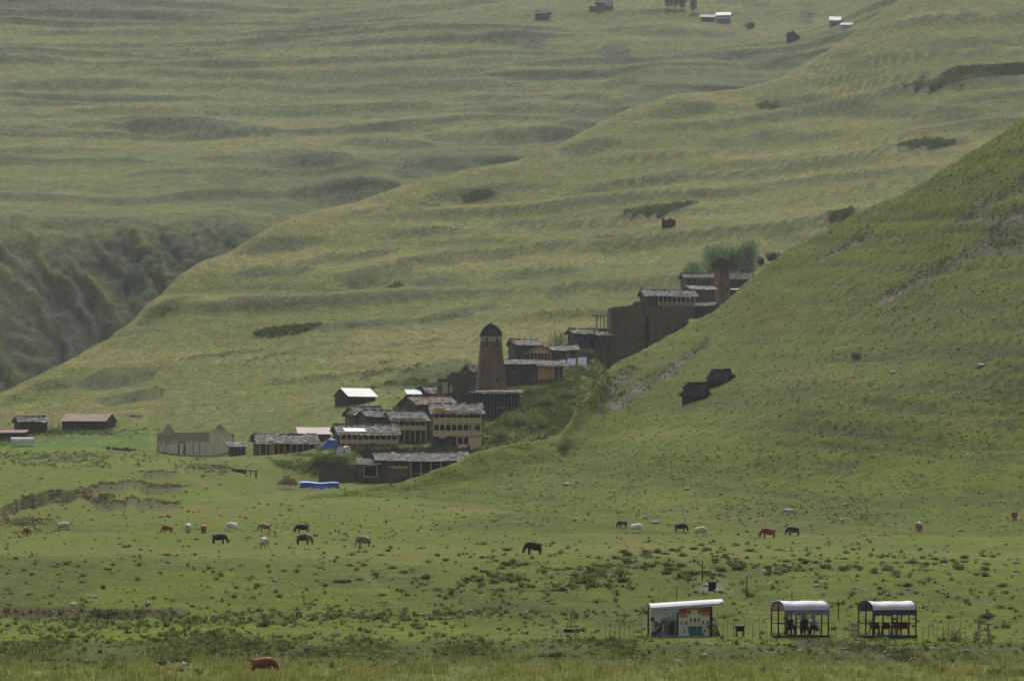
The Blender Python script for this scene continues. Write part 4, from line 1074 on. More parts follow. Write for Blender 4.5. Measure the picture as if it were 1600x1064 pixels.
for i in range(10):
    a0 = 2 * math.pi * i / 10; a1 = 2 * math.pi * (i + 1) / 10
    mb.poly_prism([(.8 + .25 * math.cos(a0), 1.8 + .32 * math.sin(a0)), (.8 + .5 * math.cos(a0), 1.8 + .62 * math.sin(a0)), (.8 + .5 * math.cos(a1), 1.8 + .62 * math.sin(a1)), (.8 + .25 * math.cos(a1), 1.8 + .32 * math.sin(a1))], 'y', -.06, -.003)
mb.build('window_surround', M_plaster_g, t)
# orange gable loft, its ridge running away from the viewer
D = 836; s = D / F
t = empty('loft', P(845, 566, D), R(8), 'open loft with orange boarded gable above a row of posts, between the upper stone houses', 'loft')
MB().box(-2.4, 2.4, 1.2, 5.5, -3, 2.1).build('wall', M_stone, t)
MB().poly_prism([(-2.5, 1.95), (2.5, 1.95), (1.4, 2.75), (0.1, 3.5), (-1.3, 2.7)], 'y', -.1, .1).build('gable_boards', M_wood_new, t)
for i in range(7): MB().box(-2.3 + i * .76 - .07, -2.3 + i * .76 + .07, -.07, .07, .2, 1.94).build('post', M_wood_new, t)
MB().box(-2.5, 2.5, -.1, 1.2, -.1, .18).build('floor', M_wood_dk, t)
slab_roof(t, [((-2.9, -.5, 1.95), (-2.9, 5.8, 1.95), (0.1, 5.8, 3.65), (0.1, -.5, 3.65)), ((3.0, 5.8, 2.0), (3.0, -.5, 2.0), (0.1, -.5, 3.65), (0.1, 5.8, 3.65))], M_rooftim, SL, seed=77)
# panels
for k, (u, lab) in enumerate(((892, 'left of two tilted pale panels on the grass below the upper houses'), (909, 'right of two tilted pale panels on the grass below the upper houses'))):
    t = empty('solar_panel', P(u, 572 - k * 2, 832), R(-8), lab, 'panel', 'two tilted panels')
    M = Matrix.Rotation(R(42), 4, 'X')
    MB().box(-.95, .95, -.0, 2.5, 0, .06, M).build('panel', M_panel, t)
    for q in range(3): MB().box(-.95, .95, .8 * q + .4, .8 * q + .43, .062, .08, M).build('frame_bar', M_wood, t)
    for x in (-.8, .8): MB().tube((x, 1.7, -.6), (x, 1.7, 1.5), .04).build('leg', M_wood, t)
# houses by the ruin
t, x0, x1 = house('stone_house', 'small stone house with streaky pale slate roof, left below the massive ruin', 898, 934, 546, 866, 18, 5, 3.6, 1.0, tiles=(0.06, .26, .4), holes=[(-1.9, -1.4, 0, 1.8), (.9, 1.9, .4, 2.2)])
t, x0, x1 = house('stone_house', 'stone lean-to house touching the left wall of the massive ruin', 934, 955, 548, 862, 2, 4, 3.6, .9, tiles=SLB, holes=[(-.6, -.2, 1.6, 2.2), (.9, 1.3, 1.5, 2.2)], found=5)
t = empty('open_loft', P(943, 514, 884), R(-6), 'open drying loft with thin posts and sloping roof, against the sky-side of the massive ruin', 'loft')
t['label'] = 'open drying loft with thin posts and flat sloping roof, just left of the massive ruin'
for x in (-1.7, -.7, .1, .9, 1.8): MB().box(x - .07, x + .07, -.07, .07, -3, 3.0).build('post', M_wood_dk, t)
for x in (-1.7, 1.8): MB().box(x - .07, x + .07, 2.4, 2.54, -3, 3.3).build('post', M_wood_dk, t)
MB().box(-2.0, 2.2, -.1, 2.6, -.1, .1).build('floor', M_wood_dk, t)
MB().box(1.0, 2.1, .5, .6, .5, 2.8).build('board_panel', M_plaster_g, t)
slab_roof(t, [((-2.5, -.6, 3.1), (2.4, -.6, 3.5), (2.4, 2.9, 3.8), (-2.5, 2.9, 3.4))], M_rooftim, None, seed=3, thick=.2)
# upper hamlet
t, x0, x1 = house('gallery_house', 'slate-roofed house with pale gallery looking over the top of the notched ruin', 1008, 1086, 487, 915, 10, 6, 4.0, 1.2, front_over=1.3, tiles=(0.05, .24, .2), holes=[(-3.5 + i * 1.3, -3.5 + i * 1.3 + .9, 1.6, 3.2) for i in range(7)])
gallery(t, x0 + 3, x1 - .2, 1.3, 3.6, 8, rail_h=.8, post=M_wood_pale, board=M_wood, y0=-.9)
t, x0, x1 = house('stone_house', 'plain stone house with pinkish roof just left of the slim tower', 1080, 1116, 486, 938, 14, 6, 5.3, .9, tiles=(0.14, .26, .5), found=4)
t, x0, x1 = house('stone_house', 'low stone hut with broken slate roof at the foot of the slim tower', 1078, 1114, 506, 922, -14, 5, 4.3, .8, tiles=SLD, holes=[(-1.6, -1.0, 1.2, 2.0)], found=4)
t, x0, x1 = house('stone_house', 'highest stone house of the village with grey gable, right of the slim tower', 1138, 1172, 462, 985, -8, 6, 4.4, 1.8, tiles=SLD, found=4, rholes=[(2, 2.6, 1, 2)])
t, x0, x1 = house('stone_house', 'long dark house under the trees, left of the slim tower cap', 1070, 1120, 458, 990, 8, 6, 4.0, 1.0, tiles=SLD, holes=[(-3.6, -2.8, .6, 2.6), (-2, -1.3, .6, 2.6), (0.6, 1.6, .6, 2.8)])
gallery(t, x0 + .2, x1 - .2, .3, 3.6, 6, boards=False, rail_h=.8, post=M_wood, y0=-.7, floor=False)
t, x0, x1 = house('shed', 'small shed with pale sheet roof at the right foot of the slim tower', 1140, 1154, 470, 966, -6, 3, 2.8, .5, roof='shed', cat='shed', group=None, tiles=None, roofmat=M_metal_pink, thick=.1)

# ------------------------------------------------------------------ left hamlet
t, x0, x1 = house('stone_house', 'dark house with torn pale roof at the far left above the green field', 32, 73, 676, 860, 22, 5, 2.6, 1.0, wall=M_wood_dk, tiles=(0.05, .3, .3), cat='house', group='dark houses above the green field', holes=[(-1.5, -1.2, .8, 1.3), (.3, .6, .9, 1.3)])
t, x0, x1 = house('long_shed', 'long dark shed with tan sloping sheet roof at the left above the green field', 96, 166, 671, 860, -14, 6.5, 2.0, 1.5, wall=M_wood_dk, tiles=None, roofmat=M_metal_tan, thick=.07, sag=.06, cat='shed', group=None, holes=[(-3, -2.5, .3, 1.4), (-.5, .2, .2, 1.4), (2.4, 3.1, .2, 1.5)])
t, x0, x1 = house('low_shed', 'low shed with dark red roof cut off by the left edge', -14, 38, 684, 838, -4, 4, 1.1, .6, roof='shed', wall=M_wood_dk, tiles=None, roofmat=M_metal_red, thick=.06, sag=.03, cat='shed', group=None)
t, x0, x1 = house('hut', 'tiny dark hut among bushes behind the church ruin', 206, 219, 664, 880, 12, 2.2, 1.5, .4, wall=M_wood_dk, tiles=SLD, cat='hut', group=None)
D = 822; t = empty('polytunnel', P(35, 693, D), R(6), 'white plastic-covered tunnel at the left edge of the green field', 'greenhouse')
mb = MB(); n = 8; Lx = 2.4
prof = [(1.1 * math.cos(math.pi * i / n) * 1.0, 1.35 * math.sin(math.pi * i / n) ** .7) for i in range(n + 1)]
mb.poly_prism([(p[0], p[1]) for p in prof], 'x', -Lx, Lx); mb.build('cover', M_white, t, smooth=False)
for x in (-Lx - .02, 0, Lx + .02):
    m2 = MB()
    for a, b in zip(prof[:-1], prof[1:]): m2.tube((x, a[0] * 1.03, a[1] * 1.03), (x, b[0] * 1.03, b[1] * 1.03), .03, n=4)
    m2.build('hoop', M_wood, t)

# stone field walls / retaining walls
def dry_wall(label, pts, h, w=.6, seed=1, mat=M_stone, below=1.5):
    r = random.Random(seed); mb = MB()
    for (a, b) in zip(pts[:-1], pts[1:]):
        a = Vector(a); b = Vector(b); n = max(2, int((b - a).length / .6))
        d = (b - a).normalized(); nr = Vector((-d.y, d.x, 0))
        for i in range(n):
            p = a.lerp(b, i / n); q = a.lerp(b, (i + 1) / n)
            hh = h * r.uniform(.7, 1.1); ww = w * r.uniform(.8, 1.1) / 2
            vs = [p - nr * ww, q - nr * ww, q + nr * ww, p + nr * ww]
            mb.add([x - Vector((0, 0, below)) for x in vs] + [x + Vector((0, 0, hh)) for x in vs], [(0, 3, 2, 1), (4, 5, 6, 7), (0, 1, 5, 4), (1, 2, 6, 5), (2, 3, 7, 6), (3, 0, 4, 7)])
    o = mb.build('stone_wall', mat); tag(o, label, 'wall'); return o
dry_wall('tumbled dark stone field wall beside the left end of the ruined church', [P(167, 711, 800), P(190, 712, 801), P(210, 712, 806)], 1.6, .9, 2)
dry_wall('long dark retaining wall holding up the terrace under the veranda houses', [P(545, 717, 728), P(600, 716, 727), P(660, 714, 727), P(735, 712, 727)], 1.9, .8, 3, below=2)
dry_wall('dark retaining wall below the tarpaulin tent, left of the lowest stone house', [P(500, 741, 705), P(530, 742, 702), P(566, 745, 700)], 2.1, .8, 4, below=3)
dry_wall('low dark wall under the long veranda house near the church', [P(385, 716, 766), P(430, 716, 766), P(500, 711, 768)], .6, .6, 5)
dry_wall('broken stone wall on the grass under the open loft and massive ruin', [P(905, 592, 835), P(925, 590, 838), P(948, 585, 840)], .9, .6, 6)

# ------------------------------------------------------------------ tarpaulins, racks, piles
def cloth_grid(mb, fn, nx, ny):
    b = len(mb.v)
    for j in range(ny + 1):
        for i in range(nx + 1): mb.v.append(Vector(fn(i / nx, j / ny)))
    for j in range(ny):
        for i in range(nx):
            k = b + j * (nx + 1) + i
            mb.f.append([k, k + 1, k + nx + 2, k + nx + 1]); mb.c.append((1, 1, 1))
t = empty('tarpaulin_shelter', P(499, 766, 650), R(4), 'bright blue tarpaulin slung over a low rack, below the village beside the woodpile', 'tarpaulin')
mb = MB(); cloth_grid(mb, lambda a, b: (-3.3 + 6.6 * a, -1.0 + 2.2 * min(b * 1.35, 1), (0.35 if b == 0 else 1.15) + .1 * math.sin(a * 9) + .25 * b + (.12 * math.sin(a * 31) if b == 0 else 0) + .3 * (1 - a) * b), 26, 4)
mb.build('cover', M_tarp_b, t)
mb = MB(); cloth_grid(mb, lambda a, b: (-3.3 + 6.6 * a, -1.02 - .05 * math.sin(a * 40), 1.17 - b * (.55 + .25 * math.sin(a * 7 + 1))), 26, 2)
mb.build('cover_skirt', M_tarp_b, t)
for x in (-3.1, -1.5, .2, 1.8, 3.1): MB().tube((x, -.9, -.5), (x, -.9, 1.1), .05).build('post', M_wood, t)
for x in (-3.1, 0, 3.1): MB().tube((x, 1.0, -.5), (x, 1.0, 1.5), .05).build('post', M_wood, t)
t = empty('tarpaulin_tent', P(516, 706, 722), R(10), 'blue tarpaulin tent hump left of the white sheet, in front of the low veranda house', 'tarpaulin')
mb = MB(); cloth_grid(mb, lambda a, b: (-1.55 + 3.0 * a - .35 * math.sin(b * 3), -.9 + 1.8 * b, max(0, (2.55 * math.sin(math.pi * (.12 + .56 * a ** 1.1)) ** 1.1 + .1 * math.sin(a * 15)) * math.sin(math.pi * min(.99, b * .96 + .02)) ** .4)), 14, 10)
mb.build('cover', M_tarp_b, t, smooth=True)
MB().tube((1.2, 0, -.5), (1.2, 0, 2.4), .05).build('pole', M_wood, t)
t = empty('covered_stack', P(537, 708, 722), R(4), 'stack under a white sheet with a dark hole, right of the blue tarpaulin tent', 'tarpaulin')
mb = MB(); cloth_grid(mb, lambda a, b: (-1.45 + 2.9 * a, -.7 + 1.4 * b, (0 if a in (0, 1) or b in (0, 1) else 1.15 + .1 * math.sin(a * 8 + b * 3) + .2 * a)), 12, 6)
mb.build('cover', M_tarp_w, t)
MB().box(-.1, .2, -.72, -.66, .1, .55).build('opening_shade', M_black, t)  # black block painted as the shade inside the hole
t = empty('ruined_shed', P(383, 751, 690), R(8), 'collapsing open shed with dark brown roof, on the bank below the church', 'shed')
slab_roof(t, [((-2.6, -.9, 2.1), (2.2, -.9, 1.75), (2.2, 1.8, 2.0), (-2.6, 1.8, 2.4))], M_wood_dk, None, seed=5, thick=.16)
for x, h in ((-2.3, 2.0), (-.3, 1.85), (.9, 1.8), (2.0, 1.7)): MB().tube((x, -.7, -.8), (x, -.7, h), .08).build('post', M_wood_pale if x == -.3 else M_wood_dk, t)
for x in (-2.3, 2.0): MB().tube((x, 1.6, -.8), (x, 1.6, 1.9), .08).build('post', M_wood_dk, t)
MB().box(-2.3, 0.3, 1.0, 1.1, -.8, 1.9).build('board_panel', M_wood_dk, t)
r = random.Random(5)
for (u, v, D, n, lab, L_, mat, rr) in ((381, 751, 687, 16, 'scatter of fresh orange offcut planks at the foot of the collapsing shed', 1.4, M_wood_new, 2.6),
                                    (450, 759, 650, 110, 'big heap of tangled dry firewood branches left of the blue tarpaulin rack', 1.5, M_twig, 1.5)):
    t = empty('plank_heap' if n < 50 else 'woodpile', P(u, v, D), 0, lab, 'woodpile')
    if n < 50:
        for i in range(n):
            x = r.uniform(-rr, rr); a = r.uniform(-.5, .5); l = L_ * r.uniform(.4, 1)
            MB().box(-l / 2, l / 2, -.07, .07, -.03, .03, Matrix.Translation((x, r.uniform(-.5, .5), .15 + r.uniform(0, .35) - .12 * x)) @ Euler((0, r.uniform(-1.2, 1.2), a)).to_matrix().to_4x4()).build('plank', mat, t)
    else:
        mb = MB()
        for i in range(n * 2):
            a = r.uniform(0, 6.28); q = rr * math.sqrt(r.random()); z = (1 - q / rr) * 1.9 * r.random() + .35
            d = Vector((r.gauss(0, 1), r.gauss(0, .6), r.gauss(0, .5))).normalized() * L_ * r.uniform(.3, .8)
            c0 = Vector((q * math.cos(a), q * math.sin(a) * .7, z))
            mb.tube(c0 - d / 2, c0 + d / 2, r.uniform(.03, .07), n=4)
        mb.build('branches', mat, t, kind='stuff')

# ------------------------------------------------------------------ tomb huts on the spur
def tomb(label, u, vb, L, W, H, rise, yaw):
    p = LB.hit(u, vb)
    t = empty('burial_hut', p, R(yaw), label, 'hut', 'burial huts on the spur')
    mb = MB(); wall_panel(mb, -L / 2, L / 2, -2.5, H); wall_panel(mb, -L / 2, L / 2, -2.5, H, M=T(0, W, 0, math.pi))
    wall_panel(mb, .003, W - .003, -2.5, H, M=T(-L / 2, W, 0, -math.pi / 2)); wall_panel(mb, .003, W - .003, -2.5, H, [(W / 2 - .25, W / 2 + .25, .2, 1.0)], M=T(L / 2, 0, 0, math.pi / 2))
    for xx in (-L / 2, L / 2 - .4): mb.poly_prism([(.01, H), (W - .01, H), (W / 2, H + rise)], 'x', xx, xx + .4)
    mb.build('wall', M_stone_tomb, t)
    k = rise / (W / 2); so = .12; ins = .35
    slab_roof(t, [((-L / 2 - so, -.2, H - .2 * k + .1), (L / 2 + so, -.2, H - .2 * k + .1), (L / 2 + so - ins, W / 2, H + rise + .1), (-L / 2 - so + ins, W / 2, H + rise + .1)),
                  ((L / 2 + so, W + .2, H - .2 * k + .1), (-L / 2 - so, W + .2, H - .2 * k + .1), (-L / 2 - so + ins, W / 2, H + rise + .1), (L / 2 + so - ins, W / 2, H + rise + .1))], M_stone_tomb, (.015, .05, .1), seed=int(u), sag=.08)
    MB().box(-L / 2 + .35, -L / 2 + .6, W / 2 - .15, W / 2 + .15, H + rise + .1, H + rise + .4).build('ridge_stone', M_rock, t)
tomb('lower of the two dark steep-roofed stone huts alone on the green spur', 1083, 627, 3.9, 3.0, 1.1, 1.75, -22)
tomb('upper of the two dark steep-roofed stone huts alone on the green spur', 1121, 603, 3.7, 3.0, .9, 1.6, -28)

# ------------------------------------------------------------------ far hamlet
def far_house(*a, **k): return house(*a, group='farm buildings far up the hillside', wall=k.pop('wall', M_stone_far), **k)
HF = lambda u, v: LF.hit(u, v).y
t, x0, x1 = far_house('stone_house', 'lone dark stone house far up the hillside, leftmost of the high farm buildings', 836, 857, 31, HF(846, 31), -12, 6, 3.6, 1.3, tiles=SLD, holes=[(1.2, 1.8, 1, 2.2)])
t, x0, x1 = far_house('farmhouse', 'small far farmhouse with white gable and dark lean-to, at the top edge', 934, 958, 16, HF(946, 16), 8, 6, 4.0, 1.6, tiles=SLD, holes=[(0, 1, .5, 2.5)])
MB().box(x1 - 4.5, x1 - .5, -.12, -.01, 2.2, 4.0).build('white_boarding', M_white, t)
MB().box(x0 - 4.5, x0 - .05, .5, 4, -1, 2.0).build('lean_to', M_stone_far, t)
t, x0, x1 = far_house('farmhouse', 'far white and blue two-storey farmhouse with balcony, high on the hillside', 1119, 1141, 37, HF(1130, 37), -6, 6, 4.6, 1.9, tiles=None, roofmat=M_metal_w, wall=M_metal_b, holes=[(-3, -2.2, .5, 2), (-1, -.2, .5, 2), (1.4, 2.2, .5, 2), (-2, -1.2, 3, 4.2), (.6, 1.4, 3, 4.2)])
MB().box(x0, x1, -1.2, -.02, 2.35, 2.5).build('balcony_floor', M_wood, t); MB().box(x0, x1, -1.2, -1.12, 2.5, 3.3).build('balustrade', M_white, t)
for i in range(5): MB().box(x0 + .1 + i * (x1 - x0 - .3) / 4, x0 + .25 + i * (x1 - x0 - .3) / 4, -1.2, -1.05, 0, 4.6).build('post', M_white, t)
t, x0, x1 = far_house('long_barn', 'far dark barn with pale grey roof joined to the left of the white farmhouse', 1095, 1117, 34, HF(1105, 34), -4, 5, 2.6, 1.5, tiles=None, roofmat=M_metal_pink, holes=[(-2, -1, .3, 1.8), (1, 2, .3, 1.8)], wall=M_stone_far)
t, x0, x1 = far_house('farmhouse', 'far white house with grey roof, rightmost farm just above the near ridge', 1296, 1313, 42, HF(1304, 42), -10, 6, 3.4, 2.0, tiles=None, roofmat=M_metal_w, wall=M_metal_w, holes=[(-2, 2, .4, 1.8)])
t, x0, x1 = far_house('long_barn', 'far barn with faded red roof beside the rightmost white house', 1314, 1334, 46, HF(1322, 45), -14, 5, 2.2, 1.2, tiles=None, roofmat=M_metal_pink, wall=M_metal_w)
p = LF.hit(1238, 64)
t, x0, x1 = ruin('dark crumbling ruin on the far slope, right of the white farmhouse', 1229, 1250, 66, p.y, -10, 6, lambda x: 5.5 - abs(x) * .6 - .3 * x, 21, mat=M_stone_tomb, name='ruined_house', group=None)
p = L1.hit(1043, 356)
t, x0, x1 = ruin('lone dark square ruin stump on the slope behind the upper hamlet', 1034, 1054, 356, p.y, -8, 3, lambda x: 2.6 + .3 * math.sin(x * 3), 22, mat=M_stone_tomb, name='ruined_house', group=None)

# thin fence posts and laundry poles on the village terraces
for u, vb, D, h, lab in ((652, 712, 724, 3.2, 'left thin pole on the terrace wall above the lowest stone house'), (704, 706, 724, 2.8, 'right thin pole on the terrace wall above the lowest stone house'), (453, 716, 760, 1.6, 'short pale post in the weeds below the long veranda house'), (944, 566, 850, 3.6, 'thin upright pole at the foot of the massive ruin')):
    o = MB().tube((0, 0, -1), (.05, 0, h), .06, .05, 5).build('pole', M_wood); o.location = P(u, vb, D); tag(o, lab, 'pole', 'thin poles in the village')

o = MB(); cloth_grid(o, lambda a, b: (-1.3 + 2.6 * a, -.3 + .6 * b, .35 + .3 * math.sin(a * 7) * math.sin(a * 3.1) - .25 * abs(b - .5)), 10, 3)
o = o.build('crumpled_sheet', M_tarp_w); o.location = P(925, 588, 832); tag(o, 'crumpled white sheet on the stones just below the massive ruin', 'sheet')

# ================================================================== vegetation
def tuft_template(nl, kind, seed):
    """leaf triangles in a unit clump; returns verts (nl*3,3), tone per vertex"""
    r = np.random.default_rng(seed); V = []; tone = []
    for i in range(nl):
        az = r.random() * 2 * math.pi
        if kind == 'grass':
            b = np.array([r.normal(0, .25), r.normal(0, .25), 0]); L = r.uniform(.5, 1.0)
            tip = b + np.array([math.cos(az) * .25 * L, math.sin(az) * .25 * L, L]); w = .05
        elif kind == 'bush':
            q = r.normal(0, 1, 3); q /= np.linalg.norm(q); q[2] = abs(q[2]); rad = r.uniform(.35, .8)
            b = q * rad * np.array([.8, .8, .8]); L = r.uniform(.25, .45)
            d = q * .6 + r.normal(0, .5, 3); d[2] = abs(d[2]) * .9 + .2; d /= np.linalg.norm(d); tip = b + d * L; w = .16
        else:   # sage tuft: low dome of spikes
            rad = abs(r.normal(0, .38)); b = np.array([math.cos(az) * rad, math.sin(az) * rad, r.uniform(0, .25)])
            L = r.uniform(.45, .85); sp = r.uniform(.2, .9)
            d = np.array([math.cos(az) * sp, math.sin(az) * sp, 1.0]); d /= np.linalg.norm(d); tip = b + d * L; w = .13
        s_ = np.array([-math.sin(az), math.cos(az), r.uniform(-.3, .3)]); s_ *= w
        V += [b - s_, b + s_, tip]
        k = r.uniform(.7, 1.3); tone += [k, k, k * (1.25 if kind != 'bush' else 1.05)]
    return np.array(V), np.array(tone)
VB = 1.6
VC = np.array((1.0, 0.98, 0.72))
def plant(name, pts, size, hsc, cols, label, cat, kind='tuft', nl=14, nvar=6, sink=.08, colfn=None):
    """pts (n,5) ground points; one mesh for what nobody could count"""
    n = len(pts)
    if n == 0: return
    tm = [tuft_template(nl, kind, 100 + k + nl) for k in range(nvar)]
    sz = size[0] + (size[1] - size[0]) * rng.random(n) ** 1.6
    an = rng.random(n) * 2 * math.pi; hs = hsc * (0.7 + .6 * rng.random(n)); wx = 0.8 + 0.6 * rng.random(n)
    ci = rng.random(n); c0, c1 = np.array(cols[0]) * VB * VC, np.array(cols[1]) * VB * VC
    cc = c0 + (c1 - c0) * ci[:, None]
    if colfn is not None: cc = colfn(cc, pts)
    Vs = []; Cs = []
    for k in range(nvar):
        s_ = np.arange(n) % nvar == k
        if not s_.any(): continue
        tv, tt = tm[k]
        ca, sa = np.cos(an[s_])[:, None], np.sin(an[s_])[:, None]
        X = (tv[None, :, 0] * ca - tv[None, :, 1] * sa) * (sz * wx)[s_][:, None] + pts[s_, 0][:, None]
        Y = (tv[None, :, 0] * sa + tv[None, :, 1] * ca) * sz[s_][:, None] + pts[s_, 1][:, None]
        Z = tv[None, :, 2] * (sz * hs)[s_][:, None] + pts[s_, 2][:, None] - sink * sz[s_][:, None]
        Vs.append(np.stack([X, Y, Z], -1).reshape(-1, 3))
        Cs.append((cc[s_][:, None, :] * tt[None, :, None]).reshape(-1, 3))
    V = np.concatenate(Vs); C = np.concatenate(Cs)
    Fc = np.arange(len(V)).reshape(-1, 3)
    o = link(name, np_mesh(name, V, Fc, M_leaf, np.clip(C, 0, 1)))
    return tag(o, label, cat, None, 'stuff')
SAGE = ((0.04, 0.052, 0.02), (0.13, 0.145, 0.075))
DKG = ((0.035, 0.05, 0.016), (0.085, 0.11, 0.035))

U, V_ = L1.U, L1.V
x, y = L1.X, L1.D
def blob(a, b, r1, r2): return np.exp(-((U - a) / r1) ** 2 - ((V_ - b) / r2) ** 2)
cl = sstep(.05, .45, fbm(x / 3.5, y / 10, 201, 4))
cl2 = sstep(-.1, .3, fbm(x / 12, y / 30, 202, 3))
m_mead = sstep(215, 222, y) * sstep(700, 600, y)
w = (0.024 + 0.8 * (.25 + .75 * cl2) * cl * .42 * (blob(780, 900, 230, 32) + blob(1300, 880, 330, 24) + .7 * blob(700, 845, 500, 16) + .8 * blob(1150, 812, 380, 22) + blob(520, 900, 60, 25) + .5 * blob(150, 800, 160, 20))
     + .7 * sstep(-.1, .45, fbm(x / 5, y / 8, 203, 3)) * blob(170, 1008, 230, 28) + .35 * blob(700, 962, 200, 6) + .25 * cl * blob(800, 1015, 500, 22) + .35 * blob(300, 970, 200, 8)) * m_mead
plant('sage_tufts', L1.scatter(w, 7000), (.12, .46), 1.0, SAGE, 'grey-green sage tufts dotted over the grazed meadow', 'shrubs', nl=20)
w = (1.0 + .8 * cl) * m_mead * sstep(1040, 1020, V_)
w2 = (y < 420) * (y > 258) * (blob(860, 895, 150, 22) + .6 * blob(540, 890, 40, 22) + .5 * blob(1250, 880, 330, 18) + .5 * blob(640, 966, 90, 5) + .3 * blob(470, 960, 60, 8) + .02)
plant('sage_bushes', L1.scatter(w2 * sstep(-.1, .4, fbm(x / 3, y / 7, 215, 3)), 420), (.3, .62), .8, SAGE, 'bigger sage bushes clustered on the meadow bank', 'shrubs', nl=60)
w = (1.0 + .8 * cl) * m_mead * sstep(1040, 1020, V_)
plant('short_grass', L1.scatter(w, 32000), (.10, .26), .8, ((0.07, 0.10, 0.018), (0.15, 0.18, 0.045)), 'short uneven grass of the grazed meadow', 'grass', kind='grass', nl=4)
w = sstep(1022, 1042, V_ + 14 * fbm(x / 3, y / 3, 204, 3)) * sstep(190, 205, y) * (.25 + sstep(-.35, .2, fbm(x / 1.5, y / 4, 214, 3)))
plant('tall_grass', L1.scatter(w, 22000), (.16, .62), .95, ((0.08, 0.105, 0.03), (0.24, 0.24, 0.10)), 'tall pale grass along the bottom edge', 'grass', kind='grass', nl=6)
w = sstep(998, 1004, V_) * sstep(1036, 1030, V_) * sstep(-.2, .3, fbm(x / 3, y / 6, 205, 3)) * (y < 262)
w3 = blob(412, 1063, 34, 3.5)
plant('grass_by_cow', L1.scatter(w3, 260), (.5, .8), .9, ((0.09, 0.115, 0.03), (0.22, 0.23, 0.09)), 'tall grass hiding the legs of the large red cow', 'grass', kind='grass', nl=12)
plant('bank_weeds', L1.scatter(w, 5200), (.1, .3), .7, ((0.05, 0.07, 0.018), (0.11, 0.14, 0.045)), 'dark weeds on the low bank in front of the shelters', 'weeds', nl=12)
# coarse growth near the village
w = (L1.rank * (.25 + sstep(-.2, .3, fbm(x / 5, y / 8, 221, 3))) + .7 * np.exp(-((U - 650) / 60) ** 2 - ((V_ - 600) / 20) ** 2) * (y > 820) * sstep(-.2, .4, fbm(x / 8, y / 14, 222, 3)) + .5 * np.exp(-((U - 600) / 70) ** 2 - ((V_ - 706) / 6) ** 2) * (y > 600)) * (y > 600)
plant('rank_weeds', L1.scatter(w, 7000), (.35, 1.15), .95, ((0.035, 0.05, 0.016), (0.115, 0.15, 0.042)), 'rank dark weeds and bushes filling the slope between the houses and the spur', 'weeds', kind='bush', nl=17)
plant('terrace_weeds', L1.scatter(L1.rank2 * sstep(-.15, .35, fbm(x / 5, y / 7, 231, 3)), 1100), (.2, .65), .8, ((0.035, 0.052, 0.016), (0.11, 0.15, 0.04)), 'weeds on the terraces below the tarpaulin tent', 'weeds', kind='bush', nl=16)
w = L1.rank * sstep(.1, .4, fbm(x / 6, y / 6, 206, 3)) * (y > 600) + .4 * np.exp(-((U - 1000) / 320) ** 2 - ((V_ - 400) / 60) ** 2) * (y > 900) * sstep(.25, .45, fbm(x / 20, y / 30, 207, 3)) + 2.2 * blob(790, 604, 12, 3) * (y > 600) + .8 * blob(785, 656, 35, 8) * (y > 600) + .5 * blob(440, 520, 50, 5) + .35 * blob(600, 330, 300, 60) * sstep(.3, .5, fbm(x / 18, y / 30, 208, 2)) * (y > 900)
plant('pale_umbels', L1.scatter(w, 460), (.3, .75), .9, ((0.30, 0.32, 0.2), (0.48, 0.48, 0.36)), 'pale flowering umbels among the weeds', 'flowers', kind='bush', nl=12)
p5 = L1.scatter(blob(905, 606, 10, 4) * (y > 700), 26)
plant('yellow_flowers', p5, (.3, .5), .8, ((0.4, 0.34, 0.03), (0.5, 0.4, 0.05)), 'patch of yellow flowers below the massive ruin', 'flowers', kind='bush', nl=14)
# shrub banks on the hill behind
w = (L1.cov2 * 1.0) * (y > 830)
plant('bank_shrubs', L1.scatter(w, 6500), (.35, 1.1), 1.0, DKG, 'dark low shrubs growing along the hillside banks', 'shrubs', kind='bush', nl=14)
w = (.05 + .9 * L1.cov * sstep(0, .4, fbm(x / 12, L1.Z / 3, 209, 3))) * (y > 850) * (1 - L1.cov2)
plant('hillside_tussocks', L1.scatter(w, 17000), (.25, .8), .8, ((0.05, 0.066, 0.02), (0.16, 0.17, 0.07)), 'coarse tussocks scattered over the terraced hillside', 'tussocks', nl=5)
w = sstep(738, 728, V_) * sstep(706, 712, V_) * blob(90, 715, 150, 20) * (y > 600) * .2 + .8 * blob(110, 676, 70, 5) * (y > 800) + .4 * blob(10, 690, 30, 6) * (y > 800)
plant('garden_weeds', L1.scatter(w, 900), (.4, 1.1), .8, ((0.035, 0.06, 0.02), (0.08, 0.12, 0.035)), 'green weeds and garden growth round the left hamlet', 'weeds', kind='bush', nl=16)
w = L1.soil * (U < 420) * (y > 400) + .6 * blob(330, 735, 35, 8) * (y > 500) * (y < 760) + .9 * blob(40, 822, 34, 9) * (y < 600)
plant('scarp_scrub', L1.scatter(w, 1500), (.3, .75), .8, ((0.05, 0.045, 0.03), (0.11, 0.1, 0.065)), 'brownish scrub along the broken earth edges on the left', 'scrub', kind='bush', nl=14)
